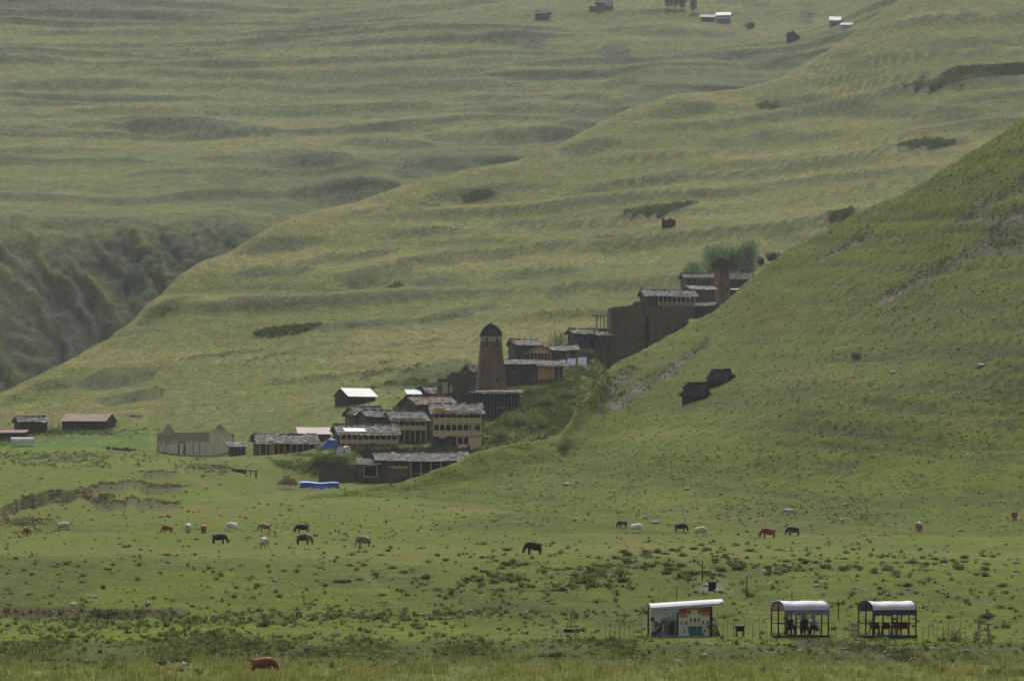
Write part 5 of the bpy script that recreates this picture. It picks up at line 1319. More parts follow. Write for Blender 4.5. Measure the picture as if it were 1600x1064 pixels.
# right hillside
u, v = LB.U, LB.V; x, y = LB.X, LB.D
vis = (y < bD(u) + 3)
w = (.35 + .8 * sstep(-.2, .4, fbm(x / 7, LB.Z / 3, 211, 4)) + .7 * LB.dk) * vis * sstep(-3, -.6, LB.Z) * (1 - .75 * LB.rk) * (1 - .5 * sstep(0.05, .4, fbm(x / 25, LB.Z / 8, 212, 3)) * sstep(1300, 1400, u))
plant('hill_tufts', LB.scatter(w, 20000), (.14, .46), .85, ((0.026, 0.038, 0.011), (0.085, 0.105, 0.03)), 'small dark tufts covering the steep right-hand hillside', 'tufts', nl=9)
w = vis * sstep(-3, -.6, LB.Z) * (1 - LB.rk) * sstep(-.2, .3, fbm(x / 9, LB.Z / 4, 213, 3))
plant('hill_grass', LB.scatter(w, 22000), (.14, .36), .9, ((0.10, 0.125, 0.03), (0.19, 0.2, 0.065)), 'paler grass clumps on the right-hand hillside', 'grass', nl=5)
w = vis * (LB.rk * .6 + np.exp(-((u - 900) / 260) ** 2 - ((v - 798) / 20) ** 2))
plant('nose_scrub', LB.scatter(vis * np.exp(-((u - 925) / 38) ** 2 - ((v - 625 + 1.0 * (u - 925)) / 38) ** 2) * sstep(-.2, .3, fbm(x / 4, LB.Z / 2, 241, 3)) + vis * .12 * LB.rk, 1500), (.25, .7), .8, ((0.045, 0.055, 0.02), (0.13, 0.14, 0.06)), 'rough scrub on the broken nose of the spur beside the village', 'scrub', nl=12)
# far slope
u, v = LF.U, LF.V; x, y = LF.X, LF.D
plant('far_shrubs', LF.scatter(LF.shrubw * (LF.Z > 0), 11000), (.5, 1.4), .8, ((0.035, 0.048, 0.02), (0.08, 0.095, 0.04)), 'dark scrub patches on the far slope and in the ravine', 'shrubs', kind='bush', nl=9)

# ---- trees
def tree(label, u, vb, D, h, w, col0, col1, n, name='tree', cat='tree', group=None, upright=.7, leaf=.3, layer=None, lobes=5, seed=1):
    r = np.random.default_rng(seed + int(u)); z = (layer or L1).z(u, D)
    t = empty(name, ((u - CX) * D / F, D, float(z) - .1), 0, label, cat, group)
    mb = MB(); mb.tube((0, 0, -.5), (0, 0, h * .35), h * .022, h * .015)
    cs = []
    for k in range(lobes):
        a = 2 * math.pi * k / lobes + r.uniform(-.4, .4); q = w * .28 * r.uniform(.4, 1)
        top = np.array([q * math.cos(a), q * math.sin(a), h * r.uniform(.62, .92)])
        mid = np.array([q * .4 * math.cos(a), q * .4 * math.sin(a), h * .35])
        mb.tube((0, 0, h * .2), mid, h * .012, h * .01, 5); mb.tube(mid, top, h * .01, h * .004, 5)
        cs.append((mid * .5 + top * .5, top))
    mb.build('trunk', M_wood_dk, t)
    V = []; C = []; 
    for i in range(n):
        c, top = cs[r.integers(len(cs))]
        g = r.normal(0, 1, 3); g /= max(1, np.linalg.norm(g) / 1.0); g *= r.uniform(.5, 1) ** .5
        rad = np.array([w * .27, w * .27, h * .30 * (.7 + .5 * r.random())])
        f_ = r.random(); p = top * (.25 + .72 * f_) * np.array([1 + .3 * (1 - f_), 1 + .3 * (1 - f_), 1]) + g * rad * np.array([1.15, 1.15, .45])
        p[2] = max(p[2], h * .04)
        d = np.array([r.normal(0, .5), r.normal(0, .5), upright + r.random() * .6]); d /= np.linalg.norm(d)
        s_ = np.cross(d, r.normal(0, 1, 3)); s_ /= np.linalg.norm(s_)
        L_ = leaf * r.uniform(.8, 2.2); W_ = leaf * r.uniform(.35, .6)
        V += [p - s_ * W_, p + s_ * W_, p + d * L_ * 1.4 + s_ * W_ * .3]
        k = r.uniform(.6, 1.3); cc = VB * 1.3 * (np.array(col0) + (np.array(col1) - np.array(col0)) * r.random()) * k
        C += [cc] * 3
    link('crown', np_mesh('crown', np.array(V), np.arange(len(V)).reshape(-1, 3), M_leaf, np.clip(np.array(C), 0, 1)), t)
    return t
TG = ((0.10, 0.135, 0.055), (0.22, 0.26, 0.13))
gt = 'pale green willows behind the upper houses'
tree('leftmost willow of the pale clump behind the upper houses', 1085, 440, 1010, 10.0, 6.5, *TG, 3600, group=gt)
tree('tall willow just left of the slim tower cap', 1118, 436, 1012, 13.5, 7.0, *TG, 4600, group=gt)
tree('willow directly behind and right of the slim tower cap', 1141, 436, 1016, 12.6, 6.5, *TG, 4400, group=gt)
tree('rightmost willow of the pale clump behind the upper houses', 1168, 434, 1014, 12.0, 6.5, *TG, 4200, group=gt)
tree('small airy pale tree behind the round-window house', 873, 545, 870, 7.8, 5.2, (0.08, 0.11, 0.045), (0.15, 0.18, 0.08), 1300, leaf=.16)
tree('rounded dark bush behind the veranda houses, below the blue-roofed hut', 630, 640, 800, 3.6, 5.5, (0.035, 0.055, 0.018), (0.075, 0.1, 0.03), 1200, name='bush', cat='bush', upright=.3)
tree('low dark bush in front of the small streaky-roofed stone house', 916, 556, 852, 3.0, 5.0, (0.035, 0.055, 0.018), (0.075, 0.1, 0.03), 900, name='bush', cat='bush', upright=.3)
tree('small dark round bush right of the willow clump', 1188, 405, 1040, 2.2, 2.6, (0.025, 0.03, 0.018), (0.05, 0.055, 0.03), 500, name='bush', cat='bush', upright=.3)
tree('grey-green bush near the near ridge, right of the small round bush', 1208, 408, 1040, 3.0, 4.8, (0.035, 0.042, 0.025), (0.07, 0.08, 0.05), 700, name='bush', cat='bush', upright=.3)
for (u, vb, hh, ww, lab) in ((826, 618, 2.2, 4.5, 'bush at the foot of the stone house right of the domed tower'), (852, 634, 2.6, 5.5, 'broad bush in the middle of the weedy gully below the upper houses'), (806, 664, 2.6, 6, 'dark bush below the stilt gallery'), (780, 688, 2.4, 5.5, 'dark bush just right of the three-storey house'),
        (842, 668, 3.0, 6, 'large dark bush in the bottom of the weedy gully'), (884, 622, 2.2, 5, 'pale green bush near the yellow flowers'), (500, 722, 1.8, 5, 'bush on the terrace under the blue tarpaulin tent'), (528, 726, 1.6, 4, 'small bush on the terrace under the white-sheeted stack'), (700, 628, 1.8, 4, 'bush on the ledge below the broken stone house')):
    q = L1.hit(u, vb); tree(lab, u, vb, q.y, hh, ww, (0.05, 0.07, 0.02), (0.14, 0.17, 0.05), 560, name='bush', cat='bush', upright=.3, leaf=.2)
for (u, vb, r_, lab) in ((882, 706, 1.25, 'big round brownish bush on the lower end of the spur'), (1338, 562, .8, 'dark low bush alone on the middle of the right-hand hillside')):
    p = LB.hit(u, vb)
    t = tree(lab, u, vb, p.y, r_ * 1.7, r_ * 2.6, (0.045, 0.04, 0.028), (0.09, 0.075, 0.055), 700, name='bush', cat='bush', upright=.3, layer=LB, leaf=.1)
gf = 'far trees at the top edge of the hillside'
for u, vb, hh, ww, lab in ((1044, 14, 10, 7, 'leftmost dark far tree at the top edge'), (1055, 15, 11, 7, 'middle dark far tree at the top edge'), (1066, 15, 9, 6, 'third dark far tree at the top edge'), (1083, 20, 10, 6, 'separate dark far tree standing right of the three at the top edge'), (1172, 46, 3.5, 6, 'low dark far bush right of the white and blue farmhouse')):
    p = LF.hit(u, vb)
    tree(lab, u, vb, p.y, hh, ww, (0.03, 0.045, 0.022), (0.06, 0.08, 0.035), 500, leaf=.5, group=gf, layer=LF)

# ---- rocks
def rock_mesh(seed, flat=.6):
    bm = bmesh.new(); bmesh.ops.create_icosphere(bm, subdivisions=2, radius=1.0)
    r = random.Random(seed)
    for vtx in bm.verts:
        c = vtx.co; k = 1 + .28 * (float(vnoise(np.array(c.x * 1.7 + seed), np.array(c.y * 1.7 + c.z * 2.1), seed)) - .5) * 2
        vtx.co = Vector((round(c.x * k * 2.2) / 2.2 * .4 + c.x * k * .6, c.y * k, c.z * k * flat))
    me = bpy.data.meshes.new('boulder'); bm.to_mesh(me); bm.free(); me.materials.append(M_rock)
    return me
RM = [rock_mesh(k) for k in range(4)]
BL = [(1233, 799, 9, 'largest pale flat boulder above the red cow, right part of the meadow'), (1533, 573, 9, 'pale angular boulder high on the right-hand hillside'), (1495, 544, 4, 'small white stone above the pale angular boulder on the right-hand hillside'),
      (1023, 818, 8, 'light-topped boulder between the little red cow and the black cow'), (1075, 764, 6, 'pale boulder on the hillside foot above the black cow'), (1106, 762, 3.5, 'small pale stone just right of the boulder above the black cow'),
      (885, 758, 7, 'larger stone of the pale cluster at the foot of the spur'), (903, 753, 4, 'smaller stone at the right of the pale cluster at the foot of the spur'), (1500, 829, 6, 'white stone on the grass right of the lone tan cow'),
      (1314, 813, 5.5, 'long pale stone on the meadow above and right of the dark and cream cow'), (1322, 789, 6, 'low pinkish slab stone on the slope near the right'), (900, 812, 6, 'low grey flat stone left of the little red cow'),
      (1370, 640, 4, 'thin pale stone in the middle of the right-hand hillside'), (1396, 583, 6, 'flat pale stone beside a dark hollow on the right-hand hillside'), (250, 819, 5, 'pale stone on a dark clump left of the grazing cows'),
      (983, 1040, 5, 'grey and white stone in the tall grass at the bottom'), (700, 966, 4.5, 'small pinkish stone on the meadow step in the foreground'), (823, 957, 4.5, 'pale rounded stone on the meadow step left of the stick fence'),
      (115, 945, 7, 'brown boulder on the lip of the dark ledge at the left'), (1155, 1039, 4.5, 'white stone in the grass below the mural shelter'), (437, 1032, 4, 'pale stone beside the head of the large red cow'), (1168, 952, 3, 'small stone near the thin pole between the shelters')]
for k, (u, v, px, lab) in enumerate(BL):
    L = LB if (v < 800 and u > 820) else L1
    p = L.hit(u, v)
    if L is L1 and u > 820 and v < 830:
        q = LB.hit(u, v); p = q if q.y < p.y else p
    s_ = px * p.y / F
    o = link('boulder', RM[k % 4], None, p + Vector((0, 0, s_ * .15)), (0, 0, k * 1.3), (s_, s_ * .8, s_ * .75))
    tag(o, lab, 'boulder', 'pale boulders lying on the grass')
def pebbles(pts, s0, s1):
    mb = []; 
    bm = bmesh.new(); bmesh.ops.create_icosphere(bm, subdivisions=1, radius=1.0); bv = np.array([q.co[:] for q in bm.verts]); bf = np.array([[q.index for q in f.verts] for f in bm.faces]); bm.free()
    n = len(pts); sc = (s0 + (s1 - s0) * rng.random(n) ** 2.5)[:, None, None] * (0.7 + .6 * rng.random((n, 1, 3))) * np.array([1, 1, .6])
    V = bv[None] * sc * (1 + .25 * rng.normal(0, 1, (n, len(bv), 1))) + pts[:, None, :3]
    Fc = (bf[None] + (np.arange(n) * len(bv))[:, None, None]).reshape(-1, 3)
    C = np.repeat(.18 + .3 * rng.random(n), len(bv))[:, None] * np.array([1, .96, .88])
    return V.reshape(-1, 3), Fc, C
U, V_ = L1.U, L1.V; x, y = L1.X, L1.D
w = (.06 * m_mead + .9 * blob(1390, 1020, 110, 14) * (y < 262) + .35 * blob(1200, 1025, 160, 18) * (y < 262) + 3 * blob(1108, 917, 22, 8) + .25 * blob(1300, 880, 320, 60) * m_mead + .5 * blob(220, 795, 60, 6)) * (y < 620)
a = L1.scatter(w, 750); b = LB.scatter(((LB.Z > -2) * (LB.D < bD(LB.U))) * (.05 + 1.2 * LB.rk + .9 * np.exp(-((LB.U - 885) / 30) ** 2 - ((LB.V - 755) / 10) ** 2) + .3 * np.exp(-((LB.U - 1430) / 150) ** 2 - ((LB.V - 790) / 40) ** 2)), 700)
Vv, Fc, Cc = pebbles(np.concatenate([a, b]), .05, .3)
o = link('scattered_stones', np_mesh('scattered_stones', Vv, Fc, tint_mat('small_stones'), Cc)); tag(o, 'small pale stones scattered over the grass', 'stones', None, 'stuff')

# ================================================================== cattle
def skin_mesh(name, verts, edges, radii, mat, sub=1, root=0):
    me = bpy.data.meshes.new(name); me.from_pydata([tuple(p) for p in verts], edges, [])
    o = bpy.data.objects.new(name, me); COL.objects.link(o)
    o.modifiers.new('skin', 'SKIN')
    sv = me.skin_vertices[0].data if me.skin_vertices else None
    if sv is None:
        bm = bmesh.new(); bm.from_mesh(me); bm.verts.layers.skin.verify(); bm.to_mesh(me); bm.free(); sv = me.skin_vertices[0].data
    for k, r_ in enumerate(radii):
        rr = r_ if isinstance(r_, tuple) else (r_, r_)
        sv[k].radius = rr; sv[k].use_root = (k == root)
    ss = o.modifiers.new('sub', 'SUBSURF'); ss.levels = sub; ss.render_levels = sub
    dg = bpy.context.evaluated_depsgraph_get(); dg.update()
    m2 = bpy.data.meshes.new_from_object(o.evaluated_get(dg)); m2.name = name
    bpy.data.objects.remove(o); bpy.data.meshes.remove(me)
    for p in m2.polygons: p.use_smooth = True
    m2.materials.clear(); m2.materials.append(mat)
    return m2
def coat(name, c1, c2, thr=.5, sc=1.6):
    m, nt, b = newmat(name)
    f = noise(nt, coords(nt), sc, 2, .5, thr - .03, thr + .03)
    col = mixrgb(nt, f, c1, c2)
    n2 = N(nt, 'ShaderNodeVectorMath', operation='SCALE'); nt.links.new(col, n2.inputs[0]); nt.links.new(noise(nt, coords(nt), 9, 3, .6, .3, .7, .85, 1.15), n2.inputs['Scale'])
    nt.links.new(n2.outputs[0], b.inputs['Base Color']); b.inputs['Roughness'].default_value = .7
    return m
COATS = dict(black=coat('black_coat', (.018, .015, .013), (.03, .024, .02)), dark=coat('dark_brown_coat', (.035, .02, .014), (.07, .038, .024)), red=coat('red_brown_coat', (.19, .06, .025), (.26, .09, .04)),
             orange=coat('orange_coat', (.27, .12, .05), (.36, .2, .1)), cream=coat('cream_coat', (.58, .49, .36), (.68, .6, .48)), white=coat('white_coat', (.75, .73, .68), (.82, .8, .75)),
             tan=coat('tan_patched_coat', (.25, .17, .11), (.5, .42, .34), .52), blackcream=coat('black_cream_coat', (.02, .016, .014), (.5, .45, .38), .56, 1.2), browntan=coat('brown_tan_coat', (.08, .04, .025), (.28, .19, .12), .5, 1.1))
def cow_mesh(graze):
    V = [(-.66, 0, .94), (-.2, 0, .82), (.3, 0, .84), (.62, 0, .98)]; E = [(0, 1), (1, 2), (2, 3)]; Rr = [(.33, .37), (.4, .48), (.37, .46), (.24, .33)]
    if graze: nk = [(.84, 0, .76), (.96, 0, .52), (1.02, 0, .34), (1.12, 0, .12)]
    else: nk = [(.84, 0, 1.1), (.98, 0, 1.2), (1.12, 0, 1.16), (1.32, 0, 1.04)]
    for k, p in enumerate(nk): V.append(p); E.append((len(V) - 2, len(V) - 1)); Rr.append([(.17, .24), (.13, .18), (.14, .15), (.085, .09)][k])
    head = len(V) - 2
    for sy in (-1, 1):
        for chain, rad, at in (([(.42, .15 * sy, .66), (.42, .16 * sy, .38), (.43, .16 * sy, .02)], [.13, .07, .06], 2), ([(-.62, .17 * sy, .7), (-.76, .17 * sy, .42), (-.7, .17 * sy, .02)], [(.17, .2), .08, .06], 0)):
            prev = at
            for p, rr in zip(chain, rad): V.append(p); E.append((prev, len(V) - 1)); prev = len(V) - 1; Rr.append(rr)
        hp = Vector(V[head]); V.append(tuple(hp + Vector((-.03, .2 * sy, .03)))); E.append((head, len(V) - 1)); Rr.append((.03, .045))
    V.append((-.9, 0, 1.08)); E.append((0, len(V) - 1)); Rr.append(.04)
    V.append((-.98, 0, .6)); E.append((len(V) - 2, len(V) - 1)); Rr.append(.022)
    V.append((-.97, 0, .38)); E.append((len(V) - 2, len(V) - 1)); Rr.append(.04)
    return skin_mesh('cow_body', V, E, Rr, COATS['cream'], 1), V[head]
CM = [cow_mesh(True), cow_mesh(False)]
def horn_mesh(head, s_):
    mb = MB(); h = Vector(head)
    a = h + Vector((-.06, .07 * s_, .08)); b = a + Vector((0, .14 * s_, .04)); c = b + Vector((.02, .03 * s_, .14))
    mb.tube(a, b, .028, .022, 5); mb.tube(b, c, .022, .006, 5)
    return mb.mesh('horn', M_plaster_g)
HM = [[horn_mesh(h, s_) for s_ in (-1, 1)] for _, h in CM]
COWS = [(42, 837, 'orange', 250, 0, 1, 'orange-brown cow in front of the scrubby mound at the far left'), (99, 829, 'cream', -10, 0, 1, 'cream cow right of the scrubby mound at the far left'),
        (261, 833, 'orange', 215, 0, .95, 'thin brown cow with lowered dark head, leftmost of the main herd'), (294, 831, 'cream', 82, 0, 1, 'cream cow seen from behind, second from left in the main herd'),
        (318, 833, 'orange', 100, 0, 1, 'tan-orange cow seen from behind, left of the white cow'), (362, 830, 'white', 205, 0, 1.05, 'white cow of the main herd'),
        (343, 850, 'dark', -12, 0, 1.08, 'dark brown cow grazing to the right in front of the white cow'), (413, 831, 'tan', 190, 0, 1, 'tan patched cow grazing to the left above the cream cow'),
        (413, 856, 'cream', 118, 0, 1, 'cream cow seen from behind with head down, nearest in the herd centre'), (472, 833, 'black', 185, 0, 1.05, 'black cow standing behind the brown and tan cow'),
        (475, 851, 'browntan', -14, 0, 1.1, 'brown and tan cow grazing to the right below the black cow'), (568, 854, 'tan', 205, 0, 1.05, 'tan and grey cow grazing to the left, rightmost of the left herd'),
        (833, 866, 'dark', 200, 0, 1.05, 'dark brown cow grazing alone in the middle of the meadow'), (972, 824, 'red', 150, 0, .85, 'small red-brown cow half hidden by tufts, left of the white grazing cow'),
        (995, 832, 'white', -28, 0, 1.05, 'white cow grazing to the right at the foot of the spur'), (1064, 831, 'black', -15, 0, 1.0, 'black cow grazing at the foot of the spur'),
        (1095, 838, 'cream', -35, 0, 1.1, 'cream cow grazing to the right of the black one'), (1200, 841, 'red', 188, 0, 1.15, 'bright red-brown cow grazing to the left, right part of the meadow'),
        (1239, 837, 'blackcream', 160, 0, 1.05, 'black cow with cream back beside the bright red-brown cow'), (1436, 829, 'tan', 70, 0, 1.05, 'lone tan cow seen from behind near the right edge'),
        (1585, 812, 'red', 262, 0, 1.0, 'red cow at the extreme right facing the viewer'), (412, 1055, 'red', -6, 0, 1.0, 'large red-brown cow belly-deep in tall grass at the bottom')]
for (u, v, ct, yaw, pose, sc, lab) in COWS:
    p = L1.hit(u, v)
    if u > 900 and v < 900:
        q = LB.hit(u, v); p = q if q.y < p.y else p
    t = empty('cow', p, R(yaw), lab, 'cow', 'cattle grazing on the meadow'); sc *= .93; t.scale = (sc * .86, sc * 1.12, sc * .88)
    me, hd = CM[pose]
    b = link('body', me, t); b.material_slots[0].link = 'OBJECT'; b.material_slots[0].material = COATS[ct]
    for k in (0, 1): link('horn', HM[pose][k], t)

# ================================================================== shelters
def posts_of(t, lst, mat=M_wood_red, r=.055):
    for (x, y_, h) in lst: MB().tube((x, y_, -.5), (x + .02, y_, h), r, r * .9, 7).build('post', mat, t)
def barrel_roof(t, L, W, zE, zR, mat, valance=None, val_h=.35, seed=1, cut=None):
    r = random.Random(seed); mb = MB(); n = 12
    def pr(k): a = math.pi * k / n; return (W / 2 - W / 2 * math.cos(a) - .0, zE + (zR - zE) * math.sin(a) ** .85)
    nx = 14
    def f(a, b):
        q = pr(b * n); return (-L / 2 + L * a, q[0], q[1] + .02 * math.sin(a * 11 + seed) - .05 * math.sin(math.pi * a) * (1 if seed == 2 else .3))
    b0 = len(mb.v)
    cloth_grid(mb, f, nx, n)
    m2 = [(v + Vector((0, 0, -.025))) for v in mb.v]
    k = len(mb.v); fs = list(mb.f); mb.v += m2; mb.f += [[q + k for q in reversed(f_)] for f_ in fs]; mb.c += [(1, 1, 1)] * len(fs)
    ro = mb.build('roof', mat, t, smooth=True)
    for x in (-L / 2, L / 2):
        m3 = MB()
        for q in range(n): a = pr(q); b = pr(q + 1); m3.tube((x, a[0], a[1] + .01), (x, b[0], b[1] + .01), .035, n=5)
        m3.build('roof_hoop', M_white if seed == 1 else M_wood_dk, t)
    if valance:
        m4 = MB(); cloth_grid(m4, lambda a, b: (-L / 2 + L * a, -.03 + .02 * math.sin(a * 30), zE + .02 - b * (val_h + .04 * math.sin(a * 21))), 24, 2)
        m4.build('valance', valance, t)
M_val_g = plain_mat('smoky_valance', (.2, .21, .27), .5, 2.0); M_val_d = plain_mat('dark_valance', (.055, .06, .08), .4, 3.0)
M_roof_sh = plain_mat('shelter_sheet', (.52, .52, .58), .1, .8, .55)
SY = R(20)
def shelter(label, u, vb, D, roofm, val, seed, L=3.2, W=2.3):
    t = empty('picnic_shelter', P(u, vb, D), SY, label, 'shelter', 'picnic shelters with curved sheet roofs')
    barrel_roof(t, L, W, 1.68, 2.28, roofm, val, seed=seed)
    hf = 1.45
    posts_of(t, [(-L / 2 + .05, .05, 1.6), (-L / 2 + .02, 1.1, 2.2), (-L / 2 + .04, 2.25, 1.6), (L / 2 - .05, .05, 1.6), (L / 2 - .05, 1.1, 2.2), (L / 2 - .05, 2.25, 1.6), (L / 2 - .75, 2.22, 1.6), (0.2, 2.22, 1.6), (-.45, 2.22, 1.6)])
    if seed == 2: posts_of(t, [(0.2, .05, 1.6)])
    for yy in (.05, 2.24): MB().tube((-L / 2, yy, 1.62), (L / 2, yy, 1.62), .04, n=6).build('beam', M_wood_red, t)
    MB().tube((-L / 2, 2.24, .8), (L / 2, 2.24, .8), .03, n=6).build('rail', M_wood_red, t)
    for x in (-L / 2 + .04, L / 2 - .05): MB().tube((x, .05, .8), (x, 2.24, .8), .03, n=6).build('rail', M_wood_red, t)
    MB().box(-L / 2 - .05, L / 2 + .05, -.02, 2.32, -.35, .03).build('floor', M_wood_dk, t)
    m5 = MB()
    m5.poly_prism([(.05, 1.66), (2.25, 1.66), (1.9, 2.02), (1.15, 2.2), (.4, 2.02)], 'x', -L / 2 + .06, -L / 2 + .1)
    m5.build('gable_sheet', M_metal_pink if seed == 1 else M_val_d, t)
    return t
z_s = -8.05
DS = 252
S2 = shelter('picnic shelter with shining white curved roof where three people sit', 1261, 993, DS, M_roof_sh, M_val_g, 1)
S3 = shelter('empty picnic shelter with dark valance and red plastic chairs, right of the occupied one', 1398, 993, DS, M_roof_sh, M_val_d, 2)

# shelter with the printed banner
t = empty('mural_shelter', P(1063, 994, DS), R(6), 'shelter closed in front by a printed banner of a white building with orange roofs', 'shelter')
Wm, Hm = 3.85, 1.92
NX, NY = 110, 52
img = np.zeros((NY, NX, 3)); img[:] = (.55, .55, .62)
def px(x0, x1, y0, y1, c):   # fractions, y from the top
    img[int(y0 * NY):max(int(y0 * NY) + 1, int(y1 * NY)), int(x0 * NX):max(int(x0 * NX) + 1, int(x1 * NX))] = c
gx, gy = np.meshgrid(np.arange(NX) / NX, np.arange(NY) / NY)
nz = vnoise(gx * 40, gy * 20, 5); nz2 = vnoise(gx * 60, gy * 14, 6)
m = (gx > .17) & (gx < .47) & (gy > .12 + .1 * nz)
img[m] = (.5, .5, .36); img[m & (nz2 > .6)] = (.16, .2, .13); img[m & (nz > .72)] = (.62, .62, .45)
m = (gx > .15) & (gx < .47) & (gy > .3 + .25 * nz2); img[m] = (.14, .26, .2); img[m & (nz > .6)] = (.06, .09, .06)
m = (gx > .02) & (gx < .25) & (gy > .42 + .15 * nz2); img[m] = (.13, .08, .05); img[m & (nz > .62)] = (.42, .4, .3); img[m & (nz < .25)] = (.03, .03, .025)
px(0, .06, .36, .5, (.03, .035, .03)); px(.04, .07, .5, .9, (.4, .38, .3)); px(.33, .4, .5, .98, (.04, .045, .045)); px(.28, .33, .62, .98, (.09, .1, .1))
px(0, .1, .86, .99, (.05, .09, .12)); px(.1, .28, .9, .99, (.12, .2, .22)); px(.2, .27, .08, .12, (.04, .04, .04))
px(.44, .475, .2, .97, (.02, .04, .03))
px(.47, 1, .0, .98, (.62, .62, .52))
px(.48, .62, .08, .26, (.32, .1, .07)); px(.48, .62, .26, .4, (.42, .2, .09)); px(.62, .85, .05, .24, (.45, .2, .09)); px(.85, 1, .05, .22, (.33, .11, .07)); px(.85, 1, .22, .36, (.43, .21, .1))
px(.635, .86, .24, .68, (.64, .6, .4)); px(.69, .8, .16, .26, (.64, .6, .4))
for xx in (.665, .735, .805): px(xx, xx + .03, .42, .55, (.06, .07, .06))
for xx in (.65, .81): px(xx, xx + .03, .2, .27, (.04, .04, .03))
for xx in (.51, .585, .89, .96): px(xx, xx + .025, .5, .62, (.05, .08, .08))
px(.64, .88, .68, .92, (.03, .15, .12))
for xx in (.66, .72, .78, .84): px(xx, xx + .012, .7, .92, (.2, .38, .32))
px(.66, .9, .86, .97, (.1, .2, .17))
for xx in (.57, .93): px(xx - .035, xx + .035, .74, .92, (.62, .62, .5)); px(xx - .012, xx + .012, .8, .87, (.08, .08, .06))
px(.555, .565, .4, .97, (.35, .38, .33)); px(.47, .48, .3, .98, (.3, .33, .28)); px(.62, .632, .3, .7, (.3, .32, .26)); px(.862, .872, .3, .7, (.3, .32, .26))
px(.66, .9, .95, .99, (.03, .05, .06)); px(.0, .17, .0, .36, (.5, .5, .56))
V = []; C = []; Fq = []
for j in range(NY + 1):
    for i in range(NX + 1):
        a = i / NX; b = j / NY
        V.append((-Wm / 2 + Wm * a + .03 * b * (a - .5), .03 * math.sin(a * 14 + b * 3) + .02 * math.sin(b * 9), Hm * (1 - b) * (1 + .05 * a) + .02))
for j in range(NY):
    for i in range(NX):
        k = j * (NX + 1) + i; Fq.append((k, k + NX + 1, k + NX + 2, k + 1))
me = bpy.data.meshes.new('banner'); me.from_pydata(V, [], Fq)
ca = me.color_attributes.new('tint', 'FLOAT_COLOR', 'CORNER')
arr = np.ones((len(Fq), 4, 4), np.float32); arr[:, :, :3] = img.reshape(-1, 1, 3); ca.data.foreach_set('color', arr.ravel())
me.materials.append(tint_mat('printed_banner', .6, .06, 3.0)); link('banner', me, t)
mb = MB(); cloth_grid(mb, lambda a, b: (-Wm / 2 - .05 + (Wm + 1.0) * a, -.12 + 2.4 * b, 1.88 + .3 * a + (.26 * math.sin(math.pi * (.1 + .8 * b))) - (.1 if b == 0 else 0)), 14, 8)
ro = mb.build('roof', M_roof_sh, t)
mb = MB(); cloth_grid(mb, lambda a, b: (-Wm / 2 - .05 + (Wm + 1.0) * a, -.13 - .01 * math.sin(a * 33), 1.9 + .3 * a - b * (.17 + .03 * math.sin(a * 19))), 24, 1)
mb.build('roof_edge', M_roof_sh, t)
MB().tube((Wm / 2 + .8, -.2, 2.17), (Wm / 2 + .98, 2.2, 2.2), .12, n=8).build('rolled_sheet', M_white, t)
posts_of(t, [(-Wm / 2 + .1, .1, 1.9), (0, .12, 2.0), (Wm / 2 + .1, .1, 2.1), (Wm / 2 - .05, 2.2, 2.1), (-Wm / 2 + .1, 2.2, 1.9)], r=.06)
MB().box(Wm / 2 + .02, Wm / 2 + .2, .0, .08, 0, 2.05).build('corner_board', M_wood_red, t)
for i in range(4):
    o = MB().box(-.05, .05, -.03, .03, 0, .85).build('plank', M_wood_red)
    o.location = P(1116 + i * 3.0, 993, DS + .1 * i); o.rotation_euler = (0, R(-32 + i * 3), 0)
    tag(o, ['first', 'second', 'third', 'outermost'][i] + ' reddish plank leaning beside the banner shelter, counted from its corner', 'plank', 'planks leaning beside the banner shelter')

# plastic chairs
def chair_at(x, y_, rz, parent_mat, label):
    t = empty('plastic_chair', (0, 0, 0), 0, label, 'chair', 'red plastic chairs in the shelters')
    MB().box(-.23, .23, -.22, .22, .40, .44).build('seat', M_plastic, t)
    mb = MB(); mb.add([(-.23, .2, .44), (.23, .2, .44), (.21, .3, .86), (-.21, .3, .86), (-.23, .23, .44), (.23, .23, .44), (.21, .33, .86), (-.21, .33, .86)], [(0, 1, 2, 3), (7, 6, 5, 4), (0, 4, 5, 1), (1, 5, 6, 2), (2, 6, 7, 3), (3, 7, 4, 0)]); mb.build('backrest', M_plastic, t)
    for sx in (-1, 1):
        for sy in (-1, 1): MB().tube((.2 * sx, .19 * sy, .41), (.24 * sx, .24 * sy, 0), .025, .02, 5).build('leg', M_plastic, t)
        mb = MB(); mb.tube((.24 * sx, -.2, .42), (.25 * sx, -.18, .64), .02, n=5); mb.tube((.25 * sx, -.18, .64), (.24 * sx, .25, .66), .022, n=5); mb.build('armrest', M_plastic, t)
    M = parent_mat @ Matrix.Translation((x, y_, .03)) @ Matrix.Rotation(rz, 4, 'Z')
    t.matrix_world = M
    return t
bpy.context.view_layer.update()
M2 = Matrix.Translation(P(1261, 993, DS)) @ Matrix.Rotation(SY, 4, 'Z'); M3 = Matrix.Translation(P(1398, 993, DS)) @ Matrix.Rotation(SY, 4, 'Z')
seats = [(-.85, .75, R(180) - R(50), 'under the left person in the occupied shelter'), (.15, .7, R(180 - 8), 'under the middle person in the occupied shelter'), (.95, .75, R(180 + 40), 'under the right person in the occupied shelter')]
for x, y_, rz, l in seats: chair_at(x, y_, rz + R(180), M2, 'red plastic chair ' + l)
